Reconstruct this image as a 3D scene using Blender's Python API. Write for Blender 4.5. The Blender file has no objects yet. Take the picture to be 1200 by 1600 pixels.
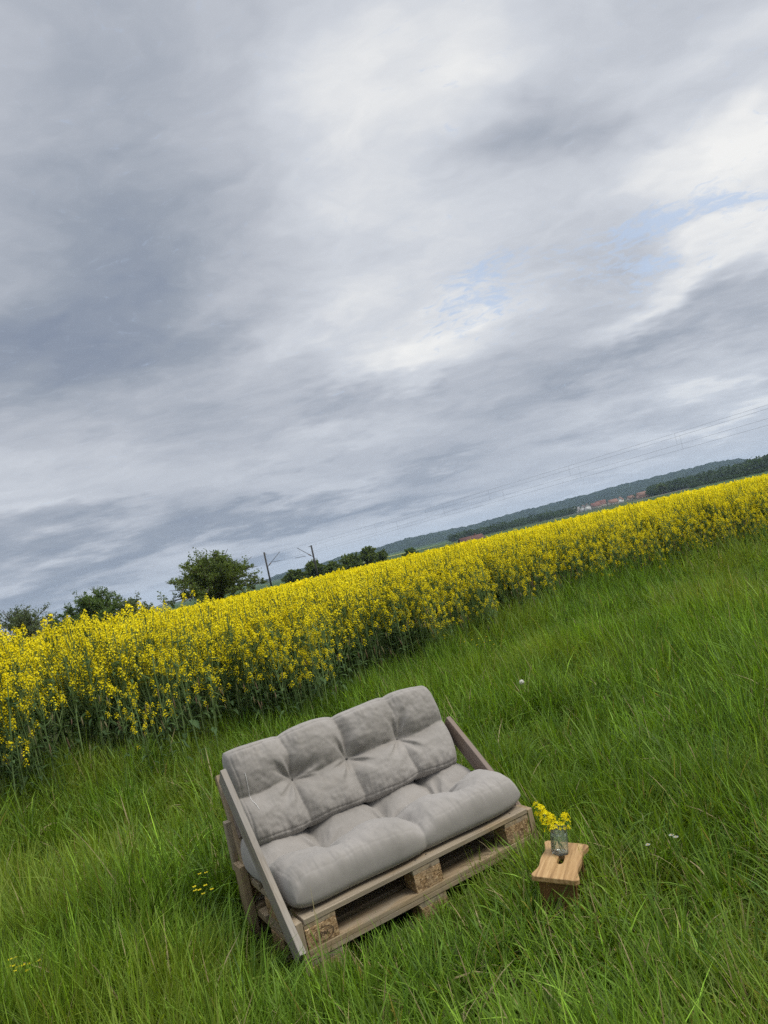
import bpy, bmesh, math, random
import numpy as np
from mathutils import Matrix, Vector

C = bpy.context.scene.collection
SC = bpy.context.scene
rad = math.radians

# ------------------------------------------------------------------ camera
F, ROLL, PITCH, CAMH = 1140.0, rad(13.0), rad(3.1), 1.65     # focal length in photo pixels (1200 wide)
cd = bpy.data.cameras.new("camera")
cd.sensor_fit = 'HORIZONTAL'; cd.sensor_width = 36.0; cd.lens = 36.0 * F / 1200.0
cd.clip_start = 0.05; cd.clip_end = 20000
cam = bpy.data.objects.new("camera", cd); C.objects.link(cam)
_f = Vector((0, math.cos(PITCH), math.sin(PITCH))); _r = Vector((1, 0, 0)); _u = _r.cross(_f)
_x = _r * math.cos(ROLL) - _u * math.sin(ROLL); _y = _r * math.sin(ROLL) + _u * math.cos(ROLL)
_m = Matrix((_x, _y, -_f)).transposed().to_4x4(); _m.translation = (0, 0, CAMH)
cam.matrix_world = _m
SC.camera = cam

def ray(px, py):
    dx, dy = px - 600.0, py - 800.0
    u = dx * math.cos(ROLL) - dy * math.sin(ROLL); v = dx * math.sin(ROLL) + dy * math.cos(ROLL)
    return Vector((u, F * math.cos(PITCH) + v * math.sin(PITCH), F * math.sin(PITCH) - v * math.cos(PITCH))).normalized()

def at_dist(px, py, d):
    r = ray(px, py); k = d / math.hypot(r.x, r.y)
    return Vector((0, 0, CAMH)) + r * k

# ------------------------------------------------------------------ render look
SC.view_settings.view_transform = 'Standard'; SC.view_settings.look = 'None'
SC.view_settings.exposure = 0.5; SC.view_settings.gamma = 1.0
SC.render.engine = 'CYCLES'
SC.cycles.max_bounces = 8; SC.cycles.transparent_max_bounces = 16; SC.cycles.volume_bounces = 0
SC.cycles.diffuse_bounces = 3; SC.cycles.transmission_bounces = 8; SC.cycles.glossy_bounces = 2
SC.cycles.use_adaptive_sampling = False; SC.cycles.use_denoising = False; SC.cycles.denoiser = 'OPENIMAGEDENOISE'; SC.cycles.denoising_input_passes = 'RGB_ALBEDO_NORMAL'; SC.cycles.denoising_prefilter = 'ACCURATE'

# ------------------------------------------------------------------ node helper
class NT:
    def __init__(s, tree):
        s.t = tree; tree.nodes.clear()
    def n(s, typ, ins=None, **props):
        nd = s.t.nodes.new(typ)
        for k, v in props.items(): setattr(nd, k, v)
        for k, v in (ins or {}).items():
            sock = nd.inputs[k]
            if isinstance(v, bpy.types.NodeSocket): s.t.links.new(v, sock)
            else: sock.default_value = v
        return nd
    def math(s, op, a, b=None, c=None, clamp=False):
        ins = {0: a}
        if b is not None: ins[1] = b
        if c is not None: ins[2] = c
        return s.n('ShaderNodeMath', ins, operation=op, use_clamp=clamp).outputs[0]
    def vm(s, op, a, b=None, scale=None):
        ins = {0: a}
        if b is not None: ins[1] = b
        if scale is not None: ins['Scale'] = scale
        nd = s.n('ShaderNodeVectorMath', ins, operation=op)
        return nd.outputs['Value'] if op in ('DOT_PRODUCT', 'LENGTH') else nd.outputs['Vector']
    def mix(s, fac, a, b, blend='MIX'):
        nd = s.n('ShaderNodeMix', data_type='RGBA', blend_type=blend)
        for sock, v in ((nd.inputs[0], fac), (nd.inputs[6], a), (nd.inputs[7], b)):
            if isinstance(v, bpy.types.NodeSocket): s.t.links.new(v, sock)
            else: sock.default_value = v if not isinstance(v, tuple) or len(v) == 4 else (*v, 1)
        return nd.outputs[2]
    def noise(s, vec, scale, detail=4, rough=0.55, dist=0.0):
        nd = s.n('ShaderNodeTexNoise', {'Scale': scale, 'Detail': detail, 'Roughness': rough, 'Distortion': dist})
        if vec is not None: s.t.links.new(vec, nd.inputs['Vector'])
        return nd
    def ramp(s, fac, stops, interp='LINEAR'):
        nd = s.n('ShaderNodeValToRGB', {0: fac}); cr = nd.color_ramp; cr.interpolation = interp
        while len(cr.elements) < len(stops): cr.elements.new(0.5)
        for e, (p, c) in zip(cr.elements, stops):
            e.position = p; e.color = (*c, 1) if len(c) == 3 else c
        return nd.outputs[0]
    def maprange(s, v, a, b, c, d, typ='SMOOTHSTEP'):
        return s.n('ShaderNodeMapRange', {0: v, 1: a, 2: b, 3: c, 4: d}, interpolation_type=typ).outputs[0]

# ------------------------------------------------------------------ sky (clouded world) and sun
SUN_EL, SUN_AZ = rad(54), rad(105)          # azimuth measured clockwise from +Y (the view direction)
w = bpy.data.worlds.new("World"); SC.world = w; w.use_nodes = True
def build_world():
    k = NT(w.node_tree)
    d = k.n('ShaderNodeTexCoord').outputs['Generated']
    d = k.vm('NORMALIZE', d)
    sep = k.n('ShaderNodeSeparateXYZ', {0: d})
    z = sep.outputs[2]
    # cloud sheet: directions laid out on a flat layer overhead
    zz = k.math('ADD', k.math('MAXIMUM', z, 0.0), 0.16)
    inv = k.math('DIVIDE', 1.0, zz)
    pl = k.vm('SCALE', d, scale=inv)
    pl = k.vm('MULTIPLY', pl, (0.85, 1.0, 0.0))
    warp = k.noise(pl, 1.1, 5, 0.6).outputs['Color']
    wv = k.vm('SUBTRACT', warp, (0.5, 0.5, 0.5))
    pw = k.vm('ADD', pl, k.vm('SCALE', wv, scale=0.75))
    n1 = k.noise(pw, 1.25, 9, 0.50).outputs['Fac']
    n2 = k.noise(pw, 5.5, 7, 0.55, 0.3).outputs['Fac']
    n3 = k.noise(pw, 15.0, 4, 0.5).outputs['Fac']
    dw = k.vm('NORMALIZE', k.vm('ADD', d, k.vm('SCALE', wv, scale=0.36)))
    def blob(px, py, sx, sy, ang, amp):
        c = ray(px, py); e1 = (ray(px + 4, py) - ray(px - 4, py)).normalized(); e2 = (ray(px, py + 4) - ray(px, py - 4)).normalized()
        ca, sa = math.cos(rad(ang)), math.sin(rad(ang))
        a = (e1 * ca + e2 * sa) * (F / sx); b = (e2 * ca - e1 * sa) * (F / sy)
        rel = k.vm('SUBTRACT', dw, tuple(c))
        qa = k.vm('DOT_PRODUCT', rel, tuple(a)); qb = k.vm('DOT_PRODUCT', rel, tuple(b))
        s = k.math('ADD', k.math('MULTIPLY', qa, qa), k.math('MULTIPLY', qb, qb))
        front = k.math('GREATER_THAN', k.vm('DOT_PRODUCT', d, tuple(c)), 0.0)
        return k.math('MULTIPLY', k.math('MULTIPLY', k.math('EXPONENT', k.math('MULTIPLY', s, -1.0)), amp), front)
    fade = k.maprange(z, 0.02, 0.30, 0.25, 1.0)
    B = k.math('ADD', 0.60, k.math('MULTIPLY', k.math('MULTIPLY', k.math('SUBTRACT', n1, 0.5), 0.74), k.maprange(z, 0.02, 0.22, 0.45, 1.0)))
    B = k.math('ADD', B, k.math('MULTIPLY', k.math('MULTIPLY', k.math('SUBTRACT', n2, 0.5), 0.30), fade))
    B = k.math('ADD', B, k.math('MULTIPLY', k.math('MULTIPLY', k.math('SUBTRACT', n3, 0.5), 0.13), fade))
    for bl in SKY_BLOBS: B = k.math('ADD', B, blob(*bl))
    col = k.ramp(B, SKY_RAMP)
    # bluish veil towards the horizon
    hz = k.math('POWER', k.math('SUBTRACT', 1.0, k.math('MAXIMUM', z, 0.0), clamp=True), 9.0)
    col = k.mix(k.math('MULTIPLY', hz, 0.45), col, (0.84, 0.95, 1.06), 'MULTIPLY')
    # overcast skies are brightest overhead; unseen zenith boosted further to brighten the ground
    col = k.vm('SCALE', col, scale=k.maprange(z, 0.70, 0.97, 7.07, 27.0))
    sky = k.n('ShaderNodeTexSky', sky_type='NISHITA', sun_disc=False, sun_elevation=SUN_EL, sun_rotation=SUN_AZ,
              air_density=1.0, dust_density=1.5, ozone_density=1.0).outputs[0]
    G = None
    for bl in SKY_GAPS:
        g = blob(*bl); G = g if G is None else k.math('ADD', G, g)
    nn = k.noise(pw, 30.0, 5, 0.6).outputs['Fac']
    G = k.math('ADD', G, k.math('MULTIPLY', k.math('SUBTRACT', nn, 0.5), 2.6))
    gap = k.maprange(G, 0.25, 1.15, 0.0, 0.72)
    blue = k.vm('ADD', k.vm('MULTIPLY', sky, (0.3, 0.3, 0.3)), (2.75, 3.35, 4.35))
    col = k.mix(gap, col, blue)
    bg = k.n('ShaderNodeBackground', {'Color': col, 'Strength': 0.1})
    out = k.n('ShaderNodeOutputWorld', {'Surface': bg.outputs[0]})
SKY_RAMP = [(0.0, (0.20, 0.245, 0.34)), (0.28, (0.32, 0.36, 0.43)), (0.50, (0.475, 0.506, 0.568)), (0.72, (0.625, 0.655, 0.71)), (1.0, (0.89, 0.89, 0.88))]
SKY_BLOBS = [  # px, py (photo), spread along, spread across, turn, strength
    (170, 330, 170, 240, 35, -0.30), (20, 570, 330, 90, -8, -0.34), (330, 340, 120, 110, 0, -0.08), (60, 60, 160, 120, 0, -0.06),
    (620, 240, 170, 240, 15, 0.20), (380, 510, 260, 45, -22, 0.20), (640, 540, 130, 46, -12, 0.30), (660, 600, 110, 16, -20, 0.18),
    (540, 645, 240, 30, -16, -0.26), (1020, 560, 260, 42, -18, -0.30), (800, 215, 130, 45, 10, -0.24), (790, 120, 90, 25, 15, -0.14),
    (1140, 270, 130, 90, 0, 0.40), (1060, 470, 200, 26, -24, 0.27), (1120, 60, 130, 40, -32, 0.22), (740, 50, 60, 80, 10, 0.20), (1010, 180, 120, 30, -30, -0.12),
    (150, 870, 460, 50, -13, -0.30), (600, 790, 380, 28, -13, -0.18), (1150, 645, 240, 26, -12, 0.24), (100, 812, 130, 18, -8, 0.10),
    (250, 720, 300, 26, -10, 0.08), (900, 790, 300, 16, -13, 0.10), (480, 760, 120, 14, -20, 0.10), (560, 120, 140, 90, 0, 0.08), (900, 330, 160, 60, -10, 0.08)]
SKY_GAPS = [(735, 475, 85, 34, -12, 0.80), (1015, 415, 110, 34, -14, 0.95), (1195, 225, 30, 24, 0, 0.75), (1160, 375, 60, 20, -20, 0.6)]
build_world()
sd = bpy.data.lights.new("sun", 'SUN'); sd.energy = 2.0; sd.angle = rad(24); sd.color = (1.0, 0.95, 0.88)
sun = bpy.data.objects.new("sun", sd); C.objects.link(sun)
_s = Vector((math.sin(SUN_AZ) * math.cos(SUN_EL), math.cos(SUN_AZ) * math.cos(SUN_EL), math.sin(SUN_EL)))
sun.rotation_euler = _s.to_track_quat('Z', 'Y').to_euler(); sun.location = (0, 0, 40)

# ------------------------------------------------------------------ mesh and tagging helpers
def tag(o, label=None, cat=None, group=None, kind=None):
    if label: o['label'] = label
    if cat: o['category'] = cat
    if group: o['group'] = group
    if kind: o['kind'] = kind
    return o

def np_mesh(name, V, faces, mat=None, col=None, smooth=False, uv=None):
    """V (n,3); faces: list of int arrays (m,3) / (m,4)."""
    me = bpy.data.meshes.new(name)
    V = np.ascontiguousarray(V, np.float32)
    me.vertices.add(len(V)); me.vertices.foreach_set('co', V.ravel())
    faces = [np.asarray(f, np.int32) for f in faces if len(f)]
    nl = sum(f.size for f in faces); nf = sum(len(f) for f in faces)
    me.loops.add(nl); me.polygons.add(nf)
    me.loops.foreach_set('vertex_index', np.concatenate([f.ravel() for f in faces]))
    tot = np.concatenate([np.full(len(f), f.shape[1], np.int32) for f in faces])
    st = np.concatenate([[0], np.cumsum(tot)[:-1]]).astype(np.int32)
    me.polygons.foreach_set('loop_start', st); me.polygons.foreach_set('loop_total', tot)
    if smooth: me.polygons.foreach_set('use_smooth', np.ones(nf, bool))
    me.update(calc_edges=True)
    if col is not None:
        a = me.color_attributes.new('col', 'FLOAT_COLOR', 'POINT')
        c4 = np.ones((len(V), 4), np.float32); c4[:, :3] = col
        a.data.foreach_set('color', c4.ravel())
    if mat: me.materials.append(mat)
    return me

def link(name, me, parent=None, mw=None):
    o = bpy.data.objects.new(name, me); C.objects.link(o)
    if parent: o.parent = parent
    if mw is not None:
        if parent: o.matrix_local = mw
        else: o.matrix_world = mw
    return o

def empty(name, loc=(0, 0, 0), rz=0.0):
    o = bpy.data.objects.new(name, None); C.objects.link(o)
    o.location = loc; o.rotation_euler = (0, 0, rz); o.empty_display_size = 0.2
    return o

class Geo:
    """collects vertices, quads/tris and colours."""
    def __init__(s): s.V = []; s.Q = []; s.T = []; s.c = []; s.n = 0
    def add(s, V, Q=None, T=None, col=(1, 1, 1)):
        V = np.asarray(V, float).reshape(-1, 3)
        s.V.append(V)
        if Q is not None and len(Q): s.Q.append(np.asarray(Q, int) + s.n)
        if T is not None and len(T): s.T.append(np.asarray(T, int) + s.n)
        c = np.asarray(col, float)
        s.c.append(np.broadcast_to(c, (len(V), 3)).copy()); s.n += len(V)
    def tube(s, P, R, sides=5, col=(1, 1, 1), cap=False):
        P = np.asarray(P, float); n = len(P); R = np.broadcast_to(np.asarray(R, float), (n,))
        D = np.gradient(P, axis=0); D /= np.linalg.norm(D, axis=1)[:, None] + 1e-12
        ref = np.array([0, 0, 1.0]) if abs(D[0][2]) < 0.9 else np.array([1.0, 0, 0])
        A = np.cross(D, ref); A /= np.linalg.norm(A, axis=1)[:, None] + 1e-12
        B = np.cross(D, A)
        t = np.linspace(0, 2 * np.pi, sides, endpoint=False)
        V = P[:, None, :] + R[:, None, None] * (np.cos(t)[None, :, None] * A[:, None, :] + np.sin(t)[None, :, None] * B[:, None, :])
        i = np.arange(n - 1)[:, None] * sides; j = np.arange(sides)[None, :]; j2 = (j + 1) % sides
        Q = np.stack([i + j, i + j2, i + sides + j2, i + sides + j], -1).reshape(-1, 4)
        V = V.reshape(-1, 3)
        T = None
        if cap:
            V = np.vstack([V, P[:1], P[-1:]]); a, b = n * sides, n * sides + 1
            T = [[a, (q + 1) % sides, q] for q in range(sides)] + [[b, (n - 1) * sides + q, (n - 1) * sides + (q + 1) % sides] for q in range(sides)]
        s.add(V, Q, T, col)
    def quads(s, cen, a, b, col):
        """cen,a,b (m,3): flat quads with half axes a and b (a kite: leaf like)."""
        cen, a, b = (np.asarray(q, float) for q in (cen, a, b)); m = len(cen)
        V = np.stack([cen - a, cen - b + a * 0.1, cen + a, cen + b + a * 0.1], 1).reshape(-1, 3)
        Q = np.arange(m * 4).reshape(m, 4)
        col = np.asarray(col, float)
        if col.ndim == 2: col = np.repeat(col, 4, 0)
        s.add(V, Q, None, col)
    def arrays(s):
        return (np.vstack(s.V), np.vstack(s.Q) if s.Q else np.zeros((0, 4), int), np.vstack(s.T) if s.T else np.zeros((0, 3), int), np.vstack(s.c))
    def mesh(s, name, mat, smooth=False):
        V, Q, T, c = s.arrays()
        return np_mesh(name, V, [Q, T], mat, c, smooth)

def hash2(ix, iy, seed):
    h = (ix.astype(np.int64) * 374761393 + iy.astype(np.int64) * 668265263 + seed * 1442695041) & 0xffffffff
    h = ((h ^ (h >> 13)) * 1274126177) & 0xffffffff
    return ((h ^ (h >> 16)) & 0xffff) / 65535.0
def vnoise(x, y, seed=0):
    x = np.asarray(x, float); y = np.asarray(y, float)
    ix, iy = np.floor(x), np.floor(y); fx, fy = x - ix, y - iy
    fx = fx * fx * (3 - 2 * fx); fy = fy * fy * (3 - 2 * fy)
    a, b = hash2(ix, iy, seed), hash2(ix + 1, iy, seed); c, d_ = hash2(ix, iy + 1, seed), hash2(ix + 1, iy + 1, seed)
    return (a * (1 - fx) + b * fx) * (1 - fy) + (c * (1 - fx) + d_ * fx) * fy
def fbm(x, y, seed=0, octv=4):
    s = 0; a = 0.5; t = 0
    for o in range(octv): s = s + a * vnoise(x * 2 ** o, y * 2 ** o, seed + o * 17); t += a; a *= 0.5
    return s / t
def sstep(a, b, x):
    t = np.clip((x - a) / (b - a), 0, 1); return t * t * (3 - 2 * t)
def unit(v): return v / (np.linalg.norm(v, axis=-1, keepdims=True) + 1e-12)

# ------------------------------------------------------------------ materials
def new_mat(name):
    m = bpy.data.materials.new(name); m.use_nodes = True
    return m, NT(m.node_tree)
def finish(k, shader, disp=None):
    o = k.n('ShaderNodeOutputMaterial', {'Surface': shader})
def foliage_mat(name, trans=0.3, rough=0.55, spec=0.3, boost=(1.15, 1.2, 0.6)):
    m, k = new_mat(name)
    col = k.n('ShaderNodeAttribute', attribute_name='col').outputs['Color']
    p = k.n('ShaderNodeBsdfPrincipled', {'Base Color': col, 'Roughness': rough, 'Specular IOR Level': spec})
    t = k.n('ShaderNodeBsdfTranslucent', {'Color': k.mix(1.0, col, (*boost, 1), 'MULTIPLY')})
    mx = k.n('ShaderNodeMixShader', {0: trans, 1: p.outputs[0], 2: t.outputs[0]})
    finish(k, mx.outputs[0]); return m
M_GRASS = foliage_mat('grass_blades', 0.42, 0.5, 0.20, (1.15, 1.12, 0.4))
M_RAPE = foliage_mat('rapeseed_foliage', 0.38, 0.6, 0.12, (1.1, 1.1, 0.6))
M_LEAF = foliage_mat('tree_leaves', 0.38, 0.6, 0.2)
M_PETAL = foliage_mat('yellow_petals', 0.42, 0.7, 0.08, (1.0, 0.95, 0.6))
def bark_mat():
    m, k = new_mat('bark')
    tc = k.n('ShaderNodeTexCoord').outputs['Object']
    n = k.noise(k.vm('MULTIPLY', tc, (6, 6, 1.5)), 3.0, 6).outputs['Fac']
    c = k.ramp(n, [(0.3, (0.03, 0.024, 0.018)), (0.7, (0.10, 0.08, 0.06))])
    p = k.n('ShaderNodeBsdfPrincipled', {'Base Color': c, 'Roughness': 0.9})
    finish(k, p.outputs[0]); return m
M_BARK = bark_mat()
def plain_mat(name, col, rough=0.6, metal=0.0, var=0.15, scale=8.0):
    m, k = new_mat(name)
    tc = k.n('ShaderNodeTexCoord').outputs['Object']
    n = k.noise(tc, scale, 5).outputs['Fac']
    a = tuple(c * (1 - var) for c in col); b = tuple(min(1, c * (1 + var)) for c in col)
    c = k.ramp(n, [(0.3, a), (0.7, b)])
    p = k.n('ShaderNodeBsdfPrincipled', {'Base Color': c, 'Roughness': rough, 'Metallic': metal})
    finish(k, p.outputs[0]); return m
def wood_mat(name, dark, mid, light, grey, greyamt=0.4, knots=0.5, rough=0.8):
    """grain along the object's own X axis; every board differs through its object's random value."""
    m, k = new_mat(name)
    tc = k.n('ShaderNodeTexCoord').outputs['Object']
    rnd = k.n('ShaderNodeObjectInfo').outputs['Random']
    off = k.n('ShaderNodeCombineXYZ', {0: k.math('MULTIPLY', rnd, 37.0), 1: k.math('MULTIPLY', rnd, 11.0), 2: k.math('MULTIPLY', rnd, 23.0)}).outputs[0]
    p0 = k.vm('ADD', tc, off)
    wv = k.noise(k.vm('MULTIPLY', p0, (3, 9, 9)), 1.0, 3).outputs['Color']
    p1 = k.vm('ADD', p0, k.vm('SCALE', k.vm('SUBTRACT', wv, (0.5, 0.5, 0.5)), scale=0.035))
    g = k.noise(k.vm('MULTIPLY', p1, (2.5, 70, 70)), 1.0, 7, 0.6).outputs['Fac']
    fine = k.noise(k.vm('MULTIPLY', p1, (9, 330, 330)), 1.0, 3, 0.6).outputs['Fac']
    c = k.ramp(g, [(0.28, dark), (0.48, mid), (0.74, light)])
    big = k.noise(k.vm('MULTIPLY', p0, (4, 10, 10)), 1.0, 4).outputs['Fac']
    gm = k.maprange(k.math('ADD', big, k.math('MULTIPLY', k.math('SUBTRACT', rnd, 0.5), 0.35)), 0.40, 0.66, 0.0, greyamt)
    c = k.mix(gm, c, (*grey, 1))
    vo = k.n('ShaderNodeTexVoronoi', {'Vector': k.vm('MULTIPLY', p1, (1.6, 5.5, 5.5)), 'Scale': 1.6}, feature='F1')
    kn = k.maprange(vo.outputs['Distance'], 0.05, 0.13, knots, 0.0)
    c = k.mix(kn, c, (dark[0] * 0.45, dark[1] * 0.4, dark[2] * 0.35, 1))
    c = k.mix(k.maprange(fine, 0.58, 0.75, 0.0, 0.45), c, (dark[0] * 0.5, dark[1] * 0.5, dark[2] * 0.5, 1))
    hgt = k.math('ADD', k.math('MULTIPLY', g, 0.6), k.math('MULTIPLY', fine, 0.5))
    bp = k.n('ShaderNodeBump', {'Strength': 0.55, 'Distance': 0.003, 'Height': hgt})
    p = k.n('ShaderNodeBsdfPrincipled', {'Base Color': c, 'Roughness': rough, 'Specular IOR Level': 0.25, 'Normal': bp.outputs[0]})
    finish(k, p.outputs[0]); return m
M_PALLET = wood_mat('weathered_pallet_wood', (0.14, 0.095, 0.052), (0.27, 0.20, 0.118), (0.38, 0.295, 0.19), (0.26, 0.235, 0.19), 0.5, 0.6)
M_SIDE = wood_mat('grey_weathered_board', (0.13, 0.105, 0.08), (0.22, 0.19, 0.15), (0.30, 0.265, 0.215), (0.235, 0.22, 0.195), 0.7, 0.4)
M_BACK = wood_mat('dark_weathered_board', (0.09, 0.062, 0.045), (0.17, 0.125, 0.095), (0.25, 0.19, 0.15), (0.2, 0.17, 0.15), 0.4, 0.4)
M_LEG = wood_mat('brown_pine', (0.10, 0.045, 0.015), (0.20, 0.10, 0.038), (0.28, 0.15, 0.06), (0.15, 0.11, 0.07), 0.4, 0.6, 0.6)
M_STOOL = wood_mat('honey_pine', (0.17, 0.095, 0.038), (0.33, 0.20, 0.085), (0.47, 0.32, 0.155), (0.27, 0.235, 0.165), 0.85, 0.8, 0.6)
def chip_mat():
    m, k = new_mat('pressed_wood_chips')
    tc = k.n('ShaderNodeTexCoord').outputs['Object']
    rnd = k.n('ShaderNodeObjectInfo').outputs['Random']
    off = k.n('ShaderNodeCombineXYZ', {0: k.math('MULTIPLY', rnd, 7.0), 1: rnd, 2: rnd}).outputs[0]
    p = k.vm('ADD', tc, off)
    v1 = k.n('ShaderNodeTexVoronoi', {'Vector': k.vm('MULTIPLY', p, (1, 1.4, 2.0)), 'Scale': 130.0, 'Randomness': 1.0})
    v2 = k.n('ShaderNodeTexVoronoi', {'Vector': k.vm('MULTIPLY', p, (1.7, 1, 1.2)), 'Scale': 62.0, 'Randomness': 1.0})
    s1 = k.n('ShaderNodeSeparateColor', {0: v1.outputs['Color']}).outputs[0]; s2 = k.n('ShaderNodeSeparateColor', {0: v2.outputs['Color']}).outputs[1]
    f = k.math('ADD', k.math('MULTIPLY', s1, 0.55), k.math('MULTIPLY', s2, 0.45))
    c = k.ramp(f, [(0.12, (0.10, 0.06, 0.03)), (0.45, (0.27, 0.17, 0.085)), (0.72, (0.40, 0.27, 0.145)), (0.95, (0.56, 0.42, 0.26))])
    n = k.noise(p, 18, 4).outputs['Fac']
    c = k.mix(k.maprange(n, 0.45, 0.7, 0.0, 0.5), c, (0.24, 0.18, 0.12, 1))
    bp = k.n('ShaderNodeBump', {'Strength': 0.8, 'Distance': 0.003, 'Height': f})
    b = k.n('ShaderNodeBsdfPrincipled', {'Base Color': c, 'Roughness': 0.9, 'Specular IOR Level': 0.15, 'Normal': bp.outputs[0]})
    finish(k, b.outputs[0]); return m
M_CHIP = chip_mat()
def fabric_mat():
    m, k = new_mat('greige_cotton_canvas')
    tc = k.n('ShaderNodeTexCoord').outputs['Object']
    n = k.noise(tc, 5.0, 6, 0.6).outputs['Fac']; n2 = k.noise(tc, 28.0, 5, 0.6).outputs['Fac']
    c = k.ramp(n, [(0.25, (0.205, 0.190, 0.168)), (0.5, (0.248, 0.230, 0.206)), (0.75, (0.285, 0.265, 0.240))])
    st = k.maprange(k.noise(k.vm('ADD', tc, (3.1, 1.7, 0.3)), 3.2, 5, 0.65).outputs['Fac'], 0.56, 0.74, 0.0, 0.32)
    c = k.mix(st, c, (0.25, 0.22, 0.18, 1))
    c = k.mix(k.maprange(n2, 0.5, 0.8, 0.0, 0.25), c, (0.21, 0.195, 0.18, 1))
    wv = k.n('ShaderNodeTexVoronoi', {'Vector': tc, 'Scale': 520.0}).outputs['Distance']
    cr = k.noise(k.vm('MULTIPLY', tc, (1, 1, 1)), 22.0, 6, 0.62, 0.6).outputs['Fac']
    h = k.math('ADD', k.math('MULTIPLY', wv, 0.10), k.math('MULTIPLY', cr, 1.0))
    bp = k.n('ShaderNodeBump', {'Strength': 0.22, 'Distance': 0.004, 'Height': h})
    p = k.n('ShaderNodeBsdfPrincipled', {'Base Color': c, 'Roughness': 0.92, 'Specular IOR Level': 0.12, 'Sheen Weight': 0.15, 'Normal': bp.outputs[0]})
    finish(k, p.outputs[0]); return m
M_FABRIC = fabric_mat()
M_DARK = plain_mat('dark_button', (0.05, 0.045, 0.04)); M_WHITE = plain_mat('white_cotton', (0.72, 0.71, 0.68), 0.9, 0, 0.05)
M_SCREW = plain_mat('screw_steel', (0.10, 0.09, 0.085), 0.45, 0.8)
M_STAMP = plain_mat('burnt_stamp', (0.07, 0.045, 0.025), 0.9)
M_POST = plain_mat('mast_steel', (0.06, 0.058, 0.055), 0.7, 0.0); M_WIRE = plain_mat('wire_copper', (0.05, 0.05, 0.055), 0.6)
M_INSUL = plain_mat('insulator_glaze', (0.10, 0.06, 0.04), 0.3)
def glass_mat():
    """thin walled glass: clear seen straight on, bright and reflecting towards its edges, a little dusty"""
    m, k = new_mat('clear_jar_glass')
    fr = k.n('ShaderNodeFresnel', {'IOR': 1.5}).outputs[0]
    tr = k.n('ShaderNodeBsdfTransparent', {'Color': (0.97, 0.99, 0.975, 1)})
    gl = k.n('ShaderNodeBsdfGlossy', {'Color': (0.95, 0.97, 0.96, 1), 'Roughness': 0.04})
    df = k.n('ShaderNodeBsdfDiffuse', {'Color': (0.70, 0.76, 0.68, 1)}); tl = k.n('ShaderNodeBsdfTranslucent', {'Color': (0.70, 0.76, 0.68, 1)})
    dust = k.n('ShaderNodeMixShader', {0: 0.5, 1: df.outputs[0], 2: tl.outputs[0]})
    body = k.n('ShaderNodeMixShader', {0: 0.13, 1: tr.outputs[0], 2: dust.outputs[0]})
    mx = k.n('ShaderNodeMixShader', {0: k.math('MULTIPLY', fr, 0.9), 1: body.outputs[0], 2: gl.outputs[0]})
    finish(k, mx.outputs[0]); return m
M_GLASS = glass_mat()

# ------------------------------------------------------------------ terrain
def gz(x, y):
    x = np.asarray(x, float); y = np.asarray(y, float); d = np.hypot(x, y)
    z = -0.0140 * np.clip(d - 11, 0, 131) - 0.0042 * np.clip(d - 142, 0, 1060)
    z = z + 0.20 * sstep(1.6, 4.0, -x) * np.exp(-((d - 7.5) / 4.5) ** 2)
    z = z + (fbm(x * 0.9, y * 0.9, 3, 3) - 0.5) * 0.07 * np.exp(-(d / 30.0) ** 2) * sstep(0.4, 1.6, np.hypot(x + .1, y - 3.3))
    return z
def ground_mat():
    m, k = new_mat('ground_soil_and_fields')
    g = k.n('ShaderNodeNewGeometry').outputs['Position']
    sp = k.n('ShaderNodeSeparateXYZ', {0: g})
    d = k.vm('LENGTH', g)
    n = k.noise(g, 9.0, 6, 0.6).outputs['Fac']
    near = k.ramp(n, [(0.3, (0.018, 0.024, 0.009)), (0.55, (0.035, 0.045, 0.014)), (0.75, (0.065, 0.06, 0.026))])
    # far patchwork of crops
    pv = k.n('ShaderNodeTexVoronoi', {'Vector': k.vm('MULTIPLY', g, (0.0016, 0.0042, 0.0)), 'Scale': 1.0})
    pc = k.n('ShaderNodeSeparateColor', {0: pv.outputs['Color']}).outputs[0]
    far = k.ramp(pc, [(0.0, (0.028, 0.055, 0.016)), (0.35, (0.035, 0.07, 0.018)), (0.55, (0.045, 0.085, 0.024)), (0.72, (0.065, 0.055, 0.03)), (0.86, (0.04, 0.078, 0.02))], 'CONSTANT')
    fn = k.noise(k.vm('MULTIPLY', g, (0.02, 0.05, 0)), 1.0, 5).outputs['Fac']
    far = k.mix(k.maprange(fn, 0.35, 0.7, 0.0, 0.35), far, (0.03, 0.05, 0.016, 1))
    c = k.mix(k.maprange(d, 120, 150, 0, 1, 'LINEAR'), near, far)
    p = k.n('ShaderNodeBsdfPrincipled', {'Base Color': c, 'Roughness': 0.95, 'Specular IOR Level': 0.1})
    finish(k, p.outputs[0]); return m
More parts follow.
